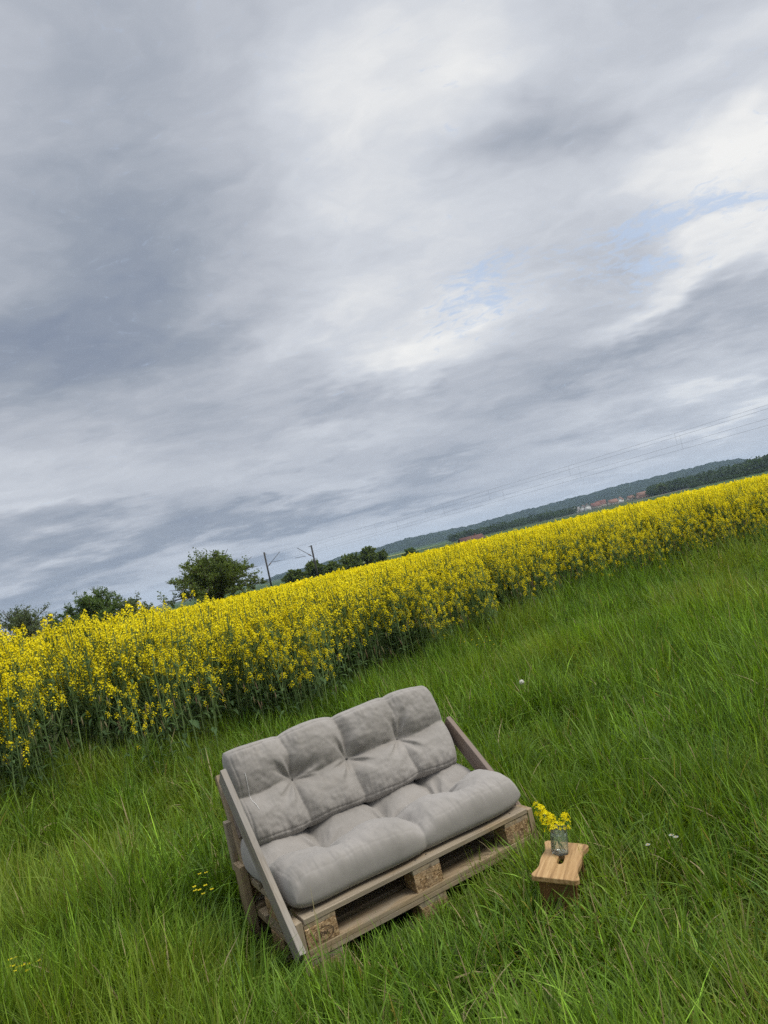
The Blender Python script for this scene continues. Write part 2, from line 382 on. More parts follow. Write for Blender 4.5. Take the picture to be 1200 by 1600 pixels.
def build_ground():
    rr = np.concatenate([np.linspace(0.0, 16, 65), 16 * (4500 / 16.0) ** np.linspace(0, 1, 90)[1:]])
    na = 220; th = np.linspace(0, 2 * np.pi, na, endpoint=False)
    R, T = np.meshgrid(rr[1:], th, indexing='ij')
    X, Y = R * np.sin(T), R * np.cos(T)
    V = np.vstack([[[0, 0, float(gz(0, 0))]], np.stack([X, Y, gz(X, Y)], -1).reshape(-1, 3)])
    n = len(rr) - 1
    i = np.arange(n - 1)[:, None] * na + 1; j = np.arange(na)[None, :]; j2 = (j + 1) % na
    Q = np.stack([i + j, i + na + j, i + na + j2, i + j2], -1).reshape(-1, 4)
    T3 = np.stack([np.zeros(na, int), 1 + np.arange(na), 1 + (np.arange(na) + 1) % na], -1)
    o = link('ground', np_mesh('ground', V, [Q, T3[:, ::-1]], ground_mat(), smooth=True))
    tag(o, kind='structure')
build_ground()

# field edge of the rapeseed
EX = np.array([-14, -8, -4.37, -3.94, -3.46, -2.9, -2.07, -1.31, -.5, .45, 1.67, 2.92, 3.98, 5.37, 6.65, 14])
EY = np.array([1.6, 5.0, 7.3, 7.8, 8.3, 8.75, 9.0, 9.3, 9.9, 10.8, 11.9, 12.5, 12.8, 13.2, 13.5, 15.5])
def edge_y(x): return np.interp(x, EX, EY) - np.interp(x, [-4.5, -3.0, -2.0, 0.0, 2.0, 3.5], [2.45, 2.25, 1.65, 0.95, 0.40, 0.0])

# ------------------------------------------------------------------ far hills and woods
def forest_mat(name, a, b, c):
    m, k = new_mat(name)
    g = k.n('ShaderNodeNewGeometry').outputs['Position']
    n = k.noise(k.vm('MULTIPLY', g, (0.016, 0.016, 0.05)), 1.0, 8, 0.65).outputs['Fac']
    n2 = k.noise(k.vm('MULTIPLY', g, (0.0022, 0.0022, 0.004)), 1.0, 4).outputs['Fac']
    col = k.ramp(n, [(0.3, a), (0.5, b), (0.72, c)])
    mead = k.maprange(n2, 0.60, 0.68, 0.0, 0.55)
    col = k.mix(mead, col, (0.045, 0.07, 0.03, 1))
    p = k.n('ShaderNodeBsdfPrincipled', {'Base Color': col, 'Roughness': 1.0, 'Specular IOR Level': 0.0})
    finish(k, p.outputs[0]); return m
def ridge(name, pts, dist, depth, base_z, mat, bump, nx=420, ny=46, back=1.0):
    """a hill ridge: crest points given by direction, built at its own distance with real depth."""
    az = []; hh = []
    for px, py in pts:
        r = ray(px, py); az.append(math.atan2(r.x, r.y)); hh.append(CAMH + dist * r.z / math.hypot(r.x, r.y))
    A = np.linspace(az[0], az[-1], nx); Hc = np.interp(A, az, hh)
    S = np.linspace(-1, 1, ny)
    AA, SS = np.meshgrid(A, S, indexing='ij')
    D = dist + SS * depth * np.where(SS < 0, 1, back)
    X, Y = D * np.sin(AA), D * np.cos(AA)
    prof = np.cos(SS * np.pi / 2) ** 1.2
    Z = base_z + (Hc[:, None] - base_z) * prof + (fbm(X / 22, Y / 60, 5, 3) - 0.5) * bump * sstep(0.05, 0.3, prof) + (fbm(X / 260, Y / 260, 9, 3) - .5) * bump * 1.5 * (1 - prof) * sstep(0.03, 0.2, prof)
    i = np.arange(nx - 1)[:, None] * ny; j = np.arange(ny - 1)[None, :]
    Q = np.stack([i + j, i + ny + j, i + ny + j + 1, i + j + 1], -1).reshape(-1, 4)
    o = link(name, np_mesh(name, np.stack([X, Y, Z], -1).reshape(-1, 3), [Q], mat, smooth=True))
    tag(o, kind='structure'); return o
M_HILL = forest_mat('far_forest', (0.006, 0.012, 0.009), (0.014, 0.026, 0.014), (0.030, 0.046, 0.020))
ridge('forested_hills', [(370, 930), (400, 915), (423, 903), (460, 892), (495, 883), (551, 865), (593, 856), (633, 843), (660, 837), (745, 819), (800, 803),
                         (860, 788), (973, 758), (1058, 737), (1120, 722), (1157, 717.5), (1172, 719), (1200, 714), (1300, 694), (1500, 655)], 3300, 900, -14, M_HILL, 20)

def crown_quads(g, rng, c, rx, ry, rz, n, size, cols, flat=0.0):
    """n leaf clumps of mixed tone in an ellipsoid crown"""
    u = unit(rng.normal(size=(n, 3))); r = rng.uniform(0.35, 1.0, (n, 1)) ** 0.5
    lump = 1 + 0.28 * np.sin(u[:, :1] * 5 + rng.uniform(0, 6)) * np.cos(u[:, 1:2] * 4 + u[:, 2:] * 5 + rng.uniform(0, 6))
    P = np.asarray(c) + u * r * lump * np.array([rx, ry, rz])
    a = unit(rng.normal(size=(n, 3))); b = unit(np.cross(a, rng.normal(size=(n, 3))))
    s = size * rng.uniform(0.6, 1.4, (n, 1))
    k = rng.uniform(0, 1, (n, 1)); col = np.asarray(cols[0]) * (1 - k) + np.asarray(cols[1]) * k
    g.quads(P, a * s, b * s * 0.7, col)

def wood(name, label, pts, n, hrange, wr, seed, cols, gap=None):
    """a far-off wood: many crowns between two distances along a run of directions: pts = (px, distance near, distance far)"""
    rng = np.random.default_rng(seed); g = Geo()
    px = np.array([p[0] for p in pts], float); dn = np.array([p[1] for p in pts], float); df = np.array([p[2] for p in pts], float)
    for q in range(n):
        x = rng.uniform(px[0], px[-1]); d = rng.uniform(np.interp(x, px, dn), np.interp(x, px, df))
        r = ray(x, 905 - 0.2309 * (x - 430)); h = math.hypot(r.x, r.y)
        X, Y = r.x / h * d, r.y / h * d; z = float(gz(X, Y))
        H = rng.uniform(*hrange); W = H * rng.uniform(*wr)
        t = rng.uniform(0, 1)
        cc = [tuple(np.asarray(cols[0]) * (0.8 + 0.5 * t)), tuple(np.asarray(cols[1]) * (0.7 + 0.6 * t))]
        crown_quads(g, rng, (X, Y, z + H * 0.54), W / 2, W / 2, H * 0.46, 70, H * 0.10, cc)
        g.tube([(X, Y, z), (X, Y, z + H * 0.4)], [H * 0.025, H * 0.015], 4, (0.05, 0.04, 0.03))
    o = link(name, g.mesh(name, M_LEAF)); tag(o, label, 'wood', kind='stuff'); return o
DG = [(0.020, 0.040, 0.016), (0.060, 0.098, 0.034)]
wood('far_wood', 'dark wood in front of the long hill, left of the village', [(705, 980, 1010), (760, 930, 1060), (830, 940, 1150), (900, 1050, 1180)], 300, (4, 12), (0.8, 1.5), 1, DG)
wood('wooded_slope', 'dark band of trees on the slope at the right end of the hill', [(1015, 1000, 1100), (1060, 900, 1100), (1120, 820, 1100), (1215, 700, 1050)], 520, (5, 15), (0.7, 1.4), 2, DG)
wood('hedge_row', 'thin dark hedge along the far green field on the right', [(1075, 690, 695), (1215, 600, 610)], 110, (2, 4), (0.9, 1.4), 3, DG)
wood('village_greenery', 'garden trees between and behind the village houses', [(880, 1130, 1190), (1040, 1090, 1190)], 90, (4, 8), (0.8, 1.1), 4, DG)

# ------------------------------------------------------------------ houses
def box_geo(g, x0, x1, y0, y1, z0, z1, col=(1, 1, 1)):
    V = [(x0, y0, z0), (x1, y0, z0), (x1, y1, z0), (x0, y1, z0), (x0, y0, z1), (x1, y0, z1), (x1, y1, z1), (x0, y1, z1)]
    g.add(V, [(3, 2, 1, 0), (4, 5, 6, 7), (0, 1, 5, 4), (1, 2, 6, 5), (2, 3, 7, 6), (3, 0, 4, 7)], None, col)
M_WIN = plain_mat('window_dark', (0.03, 0.035, 0.04), 0.2)
WALLS = {}
def house(px, d, L, Wd, hw, hr, yaw, wallc, roofc, label, cat='house', windows=True, zoff=0.0, py=None):
    r = ray(px, 905 - 0.2309 * (px - 430)); h = math.hypot(r.x, r.y); X, Y = r.x / h * d, r.y / h * d
    t = tag(empty('barn' if cat == 'barn' else 'village_house', (X, Y, float(gz(X, Y)) + zoff), rad(yaw)), label, cat, 'houses of the far village')
    for key, c_ in (('wall', wallc), ('roof', roofc)):
        if (key, c_) not in WALLS: WALLS[(key, c_)] = plain_mat(key + '_paint', c_, 0.9, 0, 0.12, 0.8)
    g = Geo(); box_geo(g, -L / 2, L / 2, -Wd / 2, Wd / 2, -1, hw)
    for s in (-1, 1):
        x = s * L / 2
        g.add([(x, -Wd / 2, hw), (x, Wd / 2, hw), (x, 0, hw + hr * 0.96)], None, [(0, 1, 2)])
    link('wall', g.mesh('wall', WALLS[('wall', wallc)]), t)
    g = Geo(); o = 0.5; e = o * hr / (Wd / 2)
    for s in (-1, 1):
        V = [(-L / 2 - o, s * (Wd / 2 + o), hw - e), (L / 2 + o, s * (Wd / 2 + o), hw - e), (L / 2 + o, 0, hw + hr), (-L / 2 - o, 0, hw + hr)]
        V2 = [(a, b, c + 0.25) for a, b, c in V]
        g.add(V + V2, [(0, 1, 2, 3), (4, 5, 6, 7), (0, 1, 5, 4), (1, 2, 6, 5), (3, 0, 4, 7)])
    rf = link('roof', g.mesh('roof', WALLS[('roof', roofc)]), t)
    g = Geo(); box_geo(g, L * 0.2, L * 0.2 + 0.7, -0.35, 0.35, hw + hr * 0.7, hw + hr + 1.1); link('chimney', g.mesh('chimney', WALLS[('roof', roofc)]), rf)
    if windows:
        for q in range(3):
            x = -L * 0.32 + q * L * 0.32
            g = Geo(); box_geo(g, x - 0.6, x + 0.6, -Wd / 2 - 0.05, -Wd / 2 + 0.05, 1.0, 2.3); link('window', g.mesh('window', M_WIN), t)
    return t
WH, CR, RD, RO, BR, GRY = (0.62, 0.61, 0.58), (0.42, 0.38, 0.31), (0.17, 0.080, 0.062), (0.21, 0.115, 0.08), (0.18, 0.10, 0.07), (0.25, 0.24, 0.23)
house(893, 1120, 11, 9, 4.5, 4, 20, CR, BR, 'low cream house with brown roof, leftmost of the village')
house(901, 1115, 9, 8, 4.5, 4, -30, WH, GRY, 'white house with grey roof beside the leftmost village house')
house(911, 1110, 8, 9, 5.5, 4, 70, WH, RO, 'white gabled house left of the tall white house in the village')
house(918, 1105, 8, 9, 6, 4.5, 80, WH, RD, 'tallest white gabled house in the village')
house(930, 1110, 13, 9, 4.5, 4.5, 10, CR, RD, 'house with deep red roof right of the white gabled houses')
house(939, 1118, 14, 10, 5, 5.5, -12, CR, RD, 'biggest red roofed house in the middle of the village')
house(957, 1100, 13, 9, 4, 4, 8, CR, RO, 'orange roofed house on its own right of the red roofs')
house(969, 1110, 9, 8, 5, 4, 60, WH, RO, 'pale house with orange roof at the right end of the village')
house(985, 1120, 10, 8, 4, 3.5, 15, CR, BR, 'small brown roofed house among trees past the village end')
house(1006, 1100, 20, 11, 5, 4, 5, (0.42, 0.25, 0.18), RO, 'wide orange brick barn right of the village', 'barn', False)
house(1048, 1080, 38, 10, 4, 2.6, 6, (0.36, 0.27, 0.22), BR, 'long low brown barn right of the round tree', 'barn', False)
house(734, 420, 13, 9, 3, 2.4, 12, BR, (0.10, 0.045, 0.035), 'barn with dull red roof just above the yellow field', 'barn', False, -2.9)

# pale far field and lanes
def lane(name, pts, width, col, lift=0.05):
    P = []
    for px, d in pts:
        r = ray(px, 905 - 0.2309 * (px - 430)); h = math.hypot(r.x, r.y); P.append((r.x / h * d, r.y / h * d))
    P = np.array(P); t = np.linspace(0, len(P) - 1, 60)
    Q = np.stack([np.interp(t, np.arange(len(P)), P[:, i]) for i in (0, 1)], -1)
    D = unit(np.gradient(Q, axis=0)); Nn = np.stack([-D[:, 1], D[:, 0]], -1)
    g = Geo(); V = []
    for s in (-1, 1):
        q = Q + Nn * width / 2 * s; V.append(np.column_stack([q, gz(q[:, 0], q[:, 1]) + lift]))
    V = np.vstack(V); n = len(Q); i = np.arange(n - 1)
    g.add(V, np.stack([i, i + 1, i + n + 1, i + n], -1))
    tag(link(name, g.mesh(name, plain_mat(name + '_surface', col, 0.95, 0, 0.2, 0.05), True)), kind='structure')
lane('dirt_path', [(985, 560), (1040, 700), (1075, 860), (1110, 900)], 5, (0.30, 0.27, 0.2), 0.3)
lane('valley_road', [(858, 800), (905, 1000), (960, 1060)], 6, (0.36, 0.35, 0.32), 0.3)
lane('far_yellow_field', [(560, 900), (640, 1000)], 120, (0.45, 0.42, 0.08), 0.4)
lane('ploughed_field', [(1090, 330), (1215, 300)], 40, (0.13, 0.085, 0.055), 0.3)

# ------------------------------------------------------------------ trees
def tree_meshes(rng, H, W, trunk_h, nlimb, nleaf, leaf, cols, spiky=0.1, low=0.15, lean=(0, 0)):
    """trunk with limbs, and a crown of leaves that follow the twigs"""
    gt = Geo(); gl = Geo()
    bk = (0.05, 0.04, 0.03)
    top = np.array([lean[0], lean[1], H * 0.62]); fork = np.array([lean[0] * 0.4, lean[1] * 0.4, trunk_h])
    gt.tube([(0, 0, -0.3), (0.02, 0.01, trunk_h * 0.5), fork, (fork + top) / 2 + rng.normal(size=3) * 0.1, top], [H * 0.035, H * 0.028, H * 0.024, H * 0.016, H * 0.006], 8, bk)
    LP, LC = [], []
    for q in range(nlimb):
        az = q * 2.39996 + rng.uniform(-.3, .3); el = rng.uniform(-0.25, 1.5) if rng.random() > spiky else rng.uniform(0.5, 1.5)
        k = rng.uniform(0.72, 1.02) * (1.12 if rng.random() < spiky else 1.0)
        e = np.array([math.cos(az) * math.cos(el) * W / 2 * k, math.sin(az) * math.cos(el) * W / 2 * k, H * low + (H * (1 - low)) * (0.42 + 0.58 * math.sin(el) * k)])
        s = fork + (top - fork) * rng.uniform(0, 0.8)
        mid = (s + e) / 2 + np.array([0, 0, H * 0.10 * (0.4 + math.cos(el))]) + rng.normal(size=3) * H * 0.03
        t = np.linspace(0, 1, 8)[:, None]
        P = (1 - t) ** 2 * s + 2 * t * (1 - t) * mid + t * t * e
        gt.tube(P, np.linspace(H * 0.012, H * 0.003, 8), 5, bk)
        tone = rng.uniform(0, 1)
        for b in range(7):
            t0 = rng.uniform(0.3, 1.0); p0 = P[min(7, int(t0 * 7))]
            dr = unit(rng.normal(size=3) + np.array([0, 0, 0.35]) + unit(e - s) * 0.9); ln = H * rng.uniform(0.07, 0.17)
            p1 = p0 + dr * ln * 0.55 + np.array([0, 0, ln * 0.1]); p2 = p0 + dr * ln + np.array([0, 0, -ln * 0.1 * rng.random()])
            gt.tube([p0, p1, p2], [H * 0.003, H * 0.002, H * 0.001], 3, bk)
            m = max(3, nleaf // (nlimb * 7)); tt = rng.uniform(0, 1.03, (m, 1))
            LP.append(np.where(tt < .5, p0 + (p1 - p0) * tt * 2, p1 + (p2 - p1) * (tt * 2 - 1)) + rng.normal(size=(m, 3)) * ln * 0.16)
            kk = np.clip(tone * 0.6 + rng.uniform(0, 0.4, (m, 1)), 0, 1)
            LC.append(np.asarray(cols[0]) * (1 - kk) + np.asarray(cols[1]) * kk)
    P = np.vstack(LP); col = np.vstack(LC); n = len(P)
    a = unit(rng.normal(size=(n, 3))); b = unit(np.cross(a, rng.normal(size=(n, 3)))); s = leaf * rng.uniform(0.6, 1.3, (n, 1))
    gl.quads(P, a * s, b * s * 0.6, col)
    return gt, gl
def tree(px, d, H, W, seed, label, cols, cat='tree', nlimb=46, nleaf=16000, leaf=0.10, trunk=0.22, low=0.12, spiky=0.12, group=None, name='tree', dz=0.0):
    rng = np.random.default_rng(seed)
    r = ray(px, 905 - 0.2309 * (px - 430)); h = math.hypot(r.x, r.y); X, Y = r.x / h * d, r.y / h * d
    t = tag(empty(name, (X, Y, float(gz(X, Y)) + dz), rng.uniform(0, 6)), label, cat, group)
    gt, gl = tree_meshes(rng, H, W, H * trunk, nlimb, nleaf, leaf, cols, spiky, low)
    link('trunk', gt.mesh('trunk', M_BARK), t); link('crown', gl.mesh('crown', M_LEAF), t)
    return t
T1 = [(0.065, 0.098, 0.020), (0.155, 0.205, 0.045)]
T2 = [(0.060, 0.105, 0.028), (0.140, 0.205, 0.055)]
T3 = [(0.075, 0.105, 0.050), (0.150, 0.190, 0.085)]
tree(341, 62, 5.5, 8.6, 11, 'broad dark green tree left of the railway masts', T1, nlimb=110, nleaf=34000, leaf=0.085, name='fruit_tree', low=-0.05, trunk=0.16, spiky=0.2)
tree(38, 66, 4.7, 5.6, 12, 'thin grey green tree at the left edge of the photo', T3, nlimb=60, nleaf=9000, leaf=0.07, spiky=0.3, name='thin_tree', low=-0.05)
tree(85, 70, 3.8, 4.0, 13, 'low sparse tree between the thin edge tree and the round bush', T3, nlimb=34, nleaf=4500, leaf=0.07, spiky=0.3, name='thin_tree', low=-0.05)
tree(148, 64, 4.75, 7.2, 14, 'rounded mid green bush left of the broad dark tree', T2, nlimb=90, nleaf=26000, leaf=0.08, trunk=0.1, low=-0.1, name='bushy_tree')
tree(207, 63, 3.5, 3.9, 15, 'small pale green bush leaning on the right of the rounded bush', T3, nlimb=44, nleaf=12000, leaf=0.07, trunk=0.1, low=-0.1, name='small_bush')
ROW = [(459, 175, 4.2, 7.5, 'low dark tree at the foot of the left railway mast'), (492, 178, 5.4, 7.0, 'dark tree just below the right railway mast'),
       (520, 185, 4.1, 7.5, 'low dark tree with pointed top right of the railway masts'), (548, 190, 5.0, 9.5, 'widest tree of the dark row right of the masts'),
       (576, 195, 5.9, 6.0, 'tallest tree of the dark row right of the masts'), (594, 200, 4.2, 5.0, 'last low tree at the right end of the dark row')]
for i, (px, d, H, Wd, lb) in enumerate(ROW):
    tree(px, d, H, Wd, 30 + i, lb, T1, nlimb=60, nleaf=9000, leaf=0.22, low=-0.15, trunk=0.1, spiky=0.1, group='row of trees behind the railway masts', name='row_tree', dz=0.3)
tree(1034, 860, 12, 14, 50, 'lone round dark tree among the far green fields', T1, nlimb=40, nleaf=6000, leaf=0.6, low=0.0, name='round_tree')
tree(640, 210, 3.6, 6, 51, 'small pale tree by the far yellow strip', T2, nlimb=30, nleaf=3500, leaf=0.22, low=-0.1, name='row_tree')

# ------------------------------------------------------------------ railway masts and overhead lines
def mast(px_top, py_top, d, tip, label, arm_from, arms):
    top = at_dist(px_top, py_top, d); z0 = float(gz(top.x, top.y)); H = top.z - z0
    t = tag(empty('railway_mast', (top.x, top.y, z0)), label, 'railway mast', 'masts of the overhead railway line')
    g = Geo()
    for s in (-1, 1):
        box_geo(g, s * 0.13 - 0.05, s * 0.13 + 0.05, -0.16, 0.16, -0.5, H)
    box_geo(g, -0.078, 0.078, -0.07, 0.07, -0.45, H - 0.03)
    link('post', g.mesh('post', M_POST), t)
    o = Vector((top.x, top.y, z0))
    for nm, a, b, r in arms:
        pa = at_dist(*a, d) - o; pb = at_dist(*b, d) - o
        g = Geo(); g.tube([tuple(pa), tuple((pa + pb) / 2), tuple(pb)], r, 6, (1, 1, 1), True); arm = link(nm, g.mesh(nm, M_POST), t)
        if nm == 'cantilever_arm':
            pm = pa.lerp(pb, 0.12); pn = pa.lerp(pb, 0.26)
            g = Geo(); g.tube([tuple(pm), tuple(pn)], 0.13, 8, (1, 1, 1), True); link('insulator', g.mesh('insulator', M_INSUL), arm)
    return t
mast(412.5, 863, 172, None, 'left railway mast, its arm rising to the right', None,
     [('cantilever_arm', (418, 886), (437, 862), 0.07), ('top_bracket', (413, 865), (417, 866), 0.07), ('registration_arm', (425, 878), (438, 876), 0.05)])
mast(486, 852, 168, None, 'right railway mast, its arm rising to the left', None,
     [('cantilever_arm', (488.5, 869.5), (464, 856), 0.07), ('top_bracket', (486, 853), (482, 854.5), 0.07), ('registration_arm', (478, 869), (461, 872), 0.05)])
def overhead(a0, a1, c0, c1, d0, d1, label):
    A0, A1, C0, C1 = at_dist(*a0, d0), at_dist(*a1, d1), at_dist(*c0, d0), at_dist(*c1, d1)
    t = tag(empty('overhead_line', tuple(C0)), label, 'overhead wire', 'overhead wires of the railway')
    o = C0
    def w_(nm, p, q, sag, r):
        tt = np.linspace(0, 1, 40); P = np.array([tuple(p.lerp(q, float(s)) - o) for s in tt]); P[:, 2] -= sag * 4 * tt * (1 - tt)
        g = Geo(); g.tube(P, r, 4); link(nm, g.mesh(nm, M_WIRE), t); return P
    a = w_('messenger_wire', A0, A1, 0.25, 0.0085); c = w_('contact_wire', C0, C1, 0.0, 0.0085)
    for q in range(3, 38, 5):
        e = c[np.argmin(np.hypot(c[:, 0] - a[q][0], c[:, 1] - a[q][1]))] * [0, 0, 1] + a[q] * [1, 1, 0]
        g = Geo(); g.tube([a[q], e], 0.007, 4); link('dropper', g.mesh('dropper', M_WIRE), t)
    g = Geo()
overhead((437, 862), (1340, 589), (438, 876), (1340, 613), 172, 80, 'upper far pair of wires running from the left mast')
overhead((482, 854), (1340, 595), (461, 872), (1340, 625), 168, 76, 'lower near pair of wires running from the right mast')

# ------------------------------------------------------------------ pallet sofa
SOFA = Vector((-0.688, 3.001, 0.0)); SYAW = rad(30.28)
sofa = tag(empty('pallet_sofa', tuple(SOFA), SYAW), 'weathered two seat sofa made of stacked wooden pallets with slanted side boards', 'pallet sofa')
rs = np.random.default_rng(77)
def frame(x, z, org):
    x = Vector(x).normalized(); z = Vector(z); y = z.cross(x).normalized(); z = x.cross(y)
    m = Matrix((x, y, z)).transposed().to_4x4(); m.translation = Vector(org); return m
def bevel_box(g_dims, bev=0.0025, jit=0.0012, cuts=6, mat=None, name='board', boxes=None):
    """boxes: list of (cx,cy,cz,lx,ly,lz) in one mesh; long side along X, softly worn edges"""
    bm = bmesh.new()
    for (cx, cy, cz, lx, ly, lz) in boxes:
        r = bmesh.ops.create_cube(bm, size=1.0); vs = r['verts']
        bmesh.ops.scale(bm, vec=(lx, ly, lz), verts=vs)
        es = [e for e in {e for v in vs for e in v.link_edges}]
        be = bmesh.ops.bevel(bm, geom=es, offset=min(bev, lz * 0.2, ly * 0.2), segments=2, profile=0.6, affect='EDGES')
        vv = list({v for f in be['faces'] for v in f.verts} | {v for v in vs if v.is_valid})
        tw, bw = rs.normal() * 0.004, rs.normal() * 0.002
        for v in vv:
            t = v.co.x / max(lx, 1e-6)
            v.co.z += bw * (4 * t * t - 0.5) + tw * t * (v.co.y / max(ly, 0.02)) * 0.5
            v.co += Vector(rs.normal(size=3) * jit * 0.4)
            v.co += Vector((cx, cy, cz))
    me = bpy.data.meshes.new(name); bm.to_mesh(me); bm.free()
    for p in me.polygons: p.use_smooth = False
    if mat: me.materials.append(mat)
    return me
def board(name, parent, p0, p1, width, thick, normal, mat, bev=0.003):
    p0, p1 = Vector(p0), Vector(p1); L = (p1 - p0).length
    me = bevel_box(None, bev, name=name, mat=mat, boxes=[(0, 0, 0, L, width, thick)])
    return link(name, me, parent, frame(p1 - p0, normal, (p0 + p1) / 2))
def screws(parent, pts, axis):
    for p in pts:
        g = Geo(); a = Vector(axis).normalized(); p = Vector(p)
        g.tube([tuple(p - a * 0.004), tuple(p + a * 0.0015)], 0.004, 8, (1, 1, 1), True)
        link('screw', g.mesh('screw', M_SCREW), parent)
PW, PD = 1.2, 0.8
def pallet(name, z, root):
    ds = [0.145, 0.1, 0.145, 0.1, 0.145]; gap = (PD - sum(ds)) / 4; y = 0; bx = []
    for q, wd in enumerate(ds):
        bx.append((PW / 2 + rs.normal() * 0.002, y + wd / 2, 0, PW + rs.normal() * 0.004, wd, 0.022)); y += wd + gap
    pal = link(name, bevel_box(None, 0.003, name=name, mat=M_PALLET, boxes=bx), root, Matrix.Translation((0, 0, z + 0.144 - 0.011)))
    def child(nm, p0, p1, w_, t_, mat, nrm=(0, 0, 1)):
        o = board(nm, pal, p0, p1, w_, t_, nrm, mat); return o
    zs = -0.022
    for x in (0.0725, 0.6, PW - 0.0725):
        child('cross_board', (x, 0.003, zs), (x, PD - 0.003, zs), 0.143, 0.0216, M_PALLET)
    blocks = []
    for x, bw in ((0.0725, 0.1), (0.6, 0.145), (PW - 0.0725, 0.1)):
        for yq, bd in ((0.05, 0.1), (0.4, 0.145), (PD - 0.05, 0.1)):
            xw = 0.143
            b = child('block', (x - xw / 2 + rs.normal() * 0.002, yq + 0.002, zs - 0.011 - 0.039), (x + xw / 2, yq + 0.002, zs - 0.011 - 0.039), bd, 0.0776, M_CHIP)
            blocks.append(b)
    for yq, bd in ((0.05, 0.1), (0.4, 0.145), (PD - 0.05, 0.1)):
        child('bottom_board', (0.001, yq - 0.001, -0.122), (PW - 0.001, yq - 0.001, -0.122), bd, 0.0216, M_PALLET)
    return pal, blocks
low_p, _b = pallet('lower_pallet', 0.0, sofa)
up_p, blk = pallet('upper_pallet', 0.146, sofa)
SEATZ = 0.29
# burnt oval mark on the front left block
bk0 = blk[0]
def stamp(parent, cx, cz, y):
    g = Geo(); t = np.linspace(0, 2 * np.pi, 40)
    V = []; 
    for k_ in (1.0, 0.93): V += [(cx + 0.047 * k_ * math.cos(a), y, cz + 0.027 * k_ * math.sin(a)) for a in t]
    i = np.arange(39); g.add(V, np.stack([i, i + 1, i + 41, i + 40], -1))
    s = link('oval_stamp', g.mesh('oval_stamp', M_STAMP), parent)
    fc = bpy.data.curves.new('stamp_lettering', 'FONT'); fc.body = 'EPAL'; fc.size = 0.026; fc.align_x = 'CENTER'; fc.align_y = 'CENTER'; fc.extrude = 0.0002
    fc.materials.append(M_STAMP)
    tmp = bpy.data.objects.new('stamp_lettering', fc); me = bpy.data.meshes.new_from_object(tmp); bpy.data.objects.remove(tmp)
    o = link('stamp_lettering', me, s)
    o.matrix_local = frame((1, 0, 0), (0, -1, 0), (cx, y, cz))
stamp(bk0, 0.004, -0.004, -0.0522)
# posts, side boards
UO = 0.003
sl = Vector((0, 0.368, 0.930)).normalized(); nb = Vector((0, 0.930, -0.368)).normalized()
b0 = Vector((0, 0.600, SEATZ + 0.0)) + nb * 0.045
for side in (-1, 1):
    xo = -0.017 if side < 0 else PW + 0.017          # posts against the pallet ends
    board('front_post', sofa, (xo, 0.05, -0.03), (xo, 0.05, 0.283), 0.098, 0.03, (side, 0, 0), M_PALLET)
    board('rear_post', sofa, (xo - side * -0.004, 0.70, -0.03), (xo - side * -0.004, 0.70, 0.345), 0.098, 0.036, (side, 0, 0), M_PALLET)
    board('back_post', sofa, (xo + side * 0.006, 0.775, 0.30), (xo + side * 0.006, 0.775, 0.535), 0.045, 0.03, (side, 0, 0), M_PALLET)
    xu = 0.018 if side < 0 else PW - 0.018
    pb = b0 + nb * 0.028; pt = pb + sl * 0.515
    board('back_upright', sofa, (xu, pb.y, pb.z), (xu, pt.y, pt.z), 0.06, 0.034, tuple(nb), M_PALLET)
    xd = -0.0475 if side < 0 else PW + 0.0475
    lo, hi = ((-0.045, -0.118), (0.565, 0.515)) if side < 0 else ((0.07, -0.130), (0.62, 0.350))
    sb = board('side_board', sofa, (xd, lo[0], SEATZ + lo[1]), (xd, hi[0], SEATZ + hi[1]), 0.098, 0.027, (side, 0, 0), M_SIDE if side < 0 else M_BACK)
    for p in ((-0.36, 0.02), (-0.36, -0.02), (0.38, 0.02), (0.38, -0.015)):
        g = Geo(); zz = 0.0135
        g.tube([(p[0], p[1], zz - 0.003), (p[0], p[1], zz + 0.0012)], 0.0042, 8, (1, 1, 1), True)
        link('screw', g.mesh('screw', M_SCREW), sb)
for q, t_ in enumerate((0.10, 0.25, 0.40)):
    c_ = b0 + sl * t_
    board('back_slat', sofa, (0.005, c_.y, c_.z), (PW - 0.005, c_.y, c_.z), 0.11, 0.022, tuple(nb), M_BACK)
screws(sofa, [(0.06, 0.03, SEATZ + 0.0005), (0.09, 0.10, SEATZ + 0.0005), (0.57, 0.03, SEATZ + 0.0005), (0.63, 0.035, SEATZ + 0.0005), (1.12, 0.03, SEATZ + 0.0005)], (0, 0, 1))

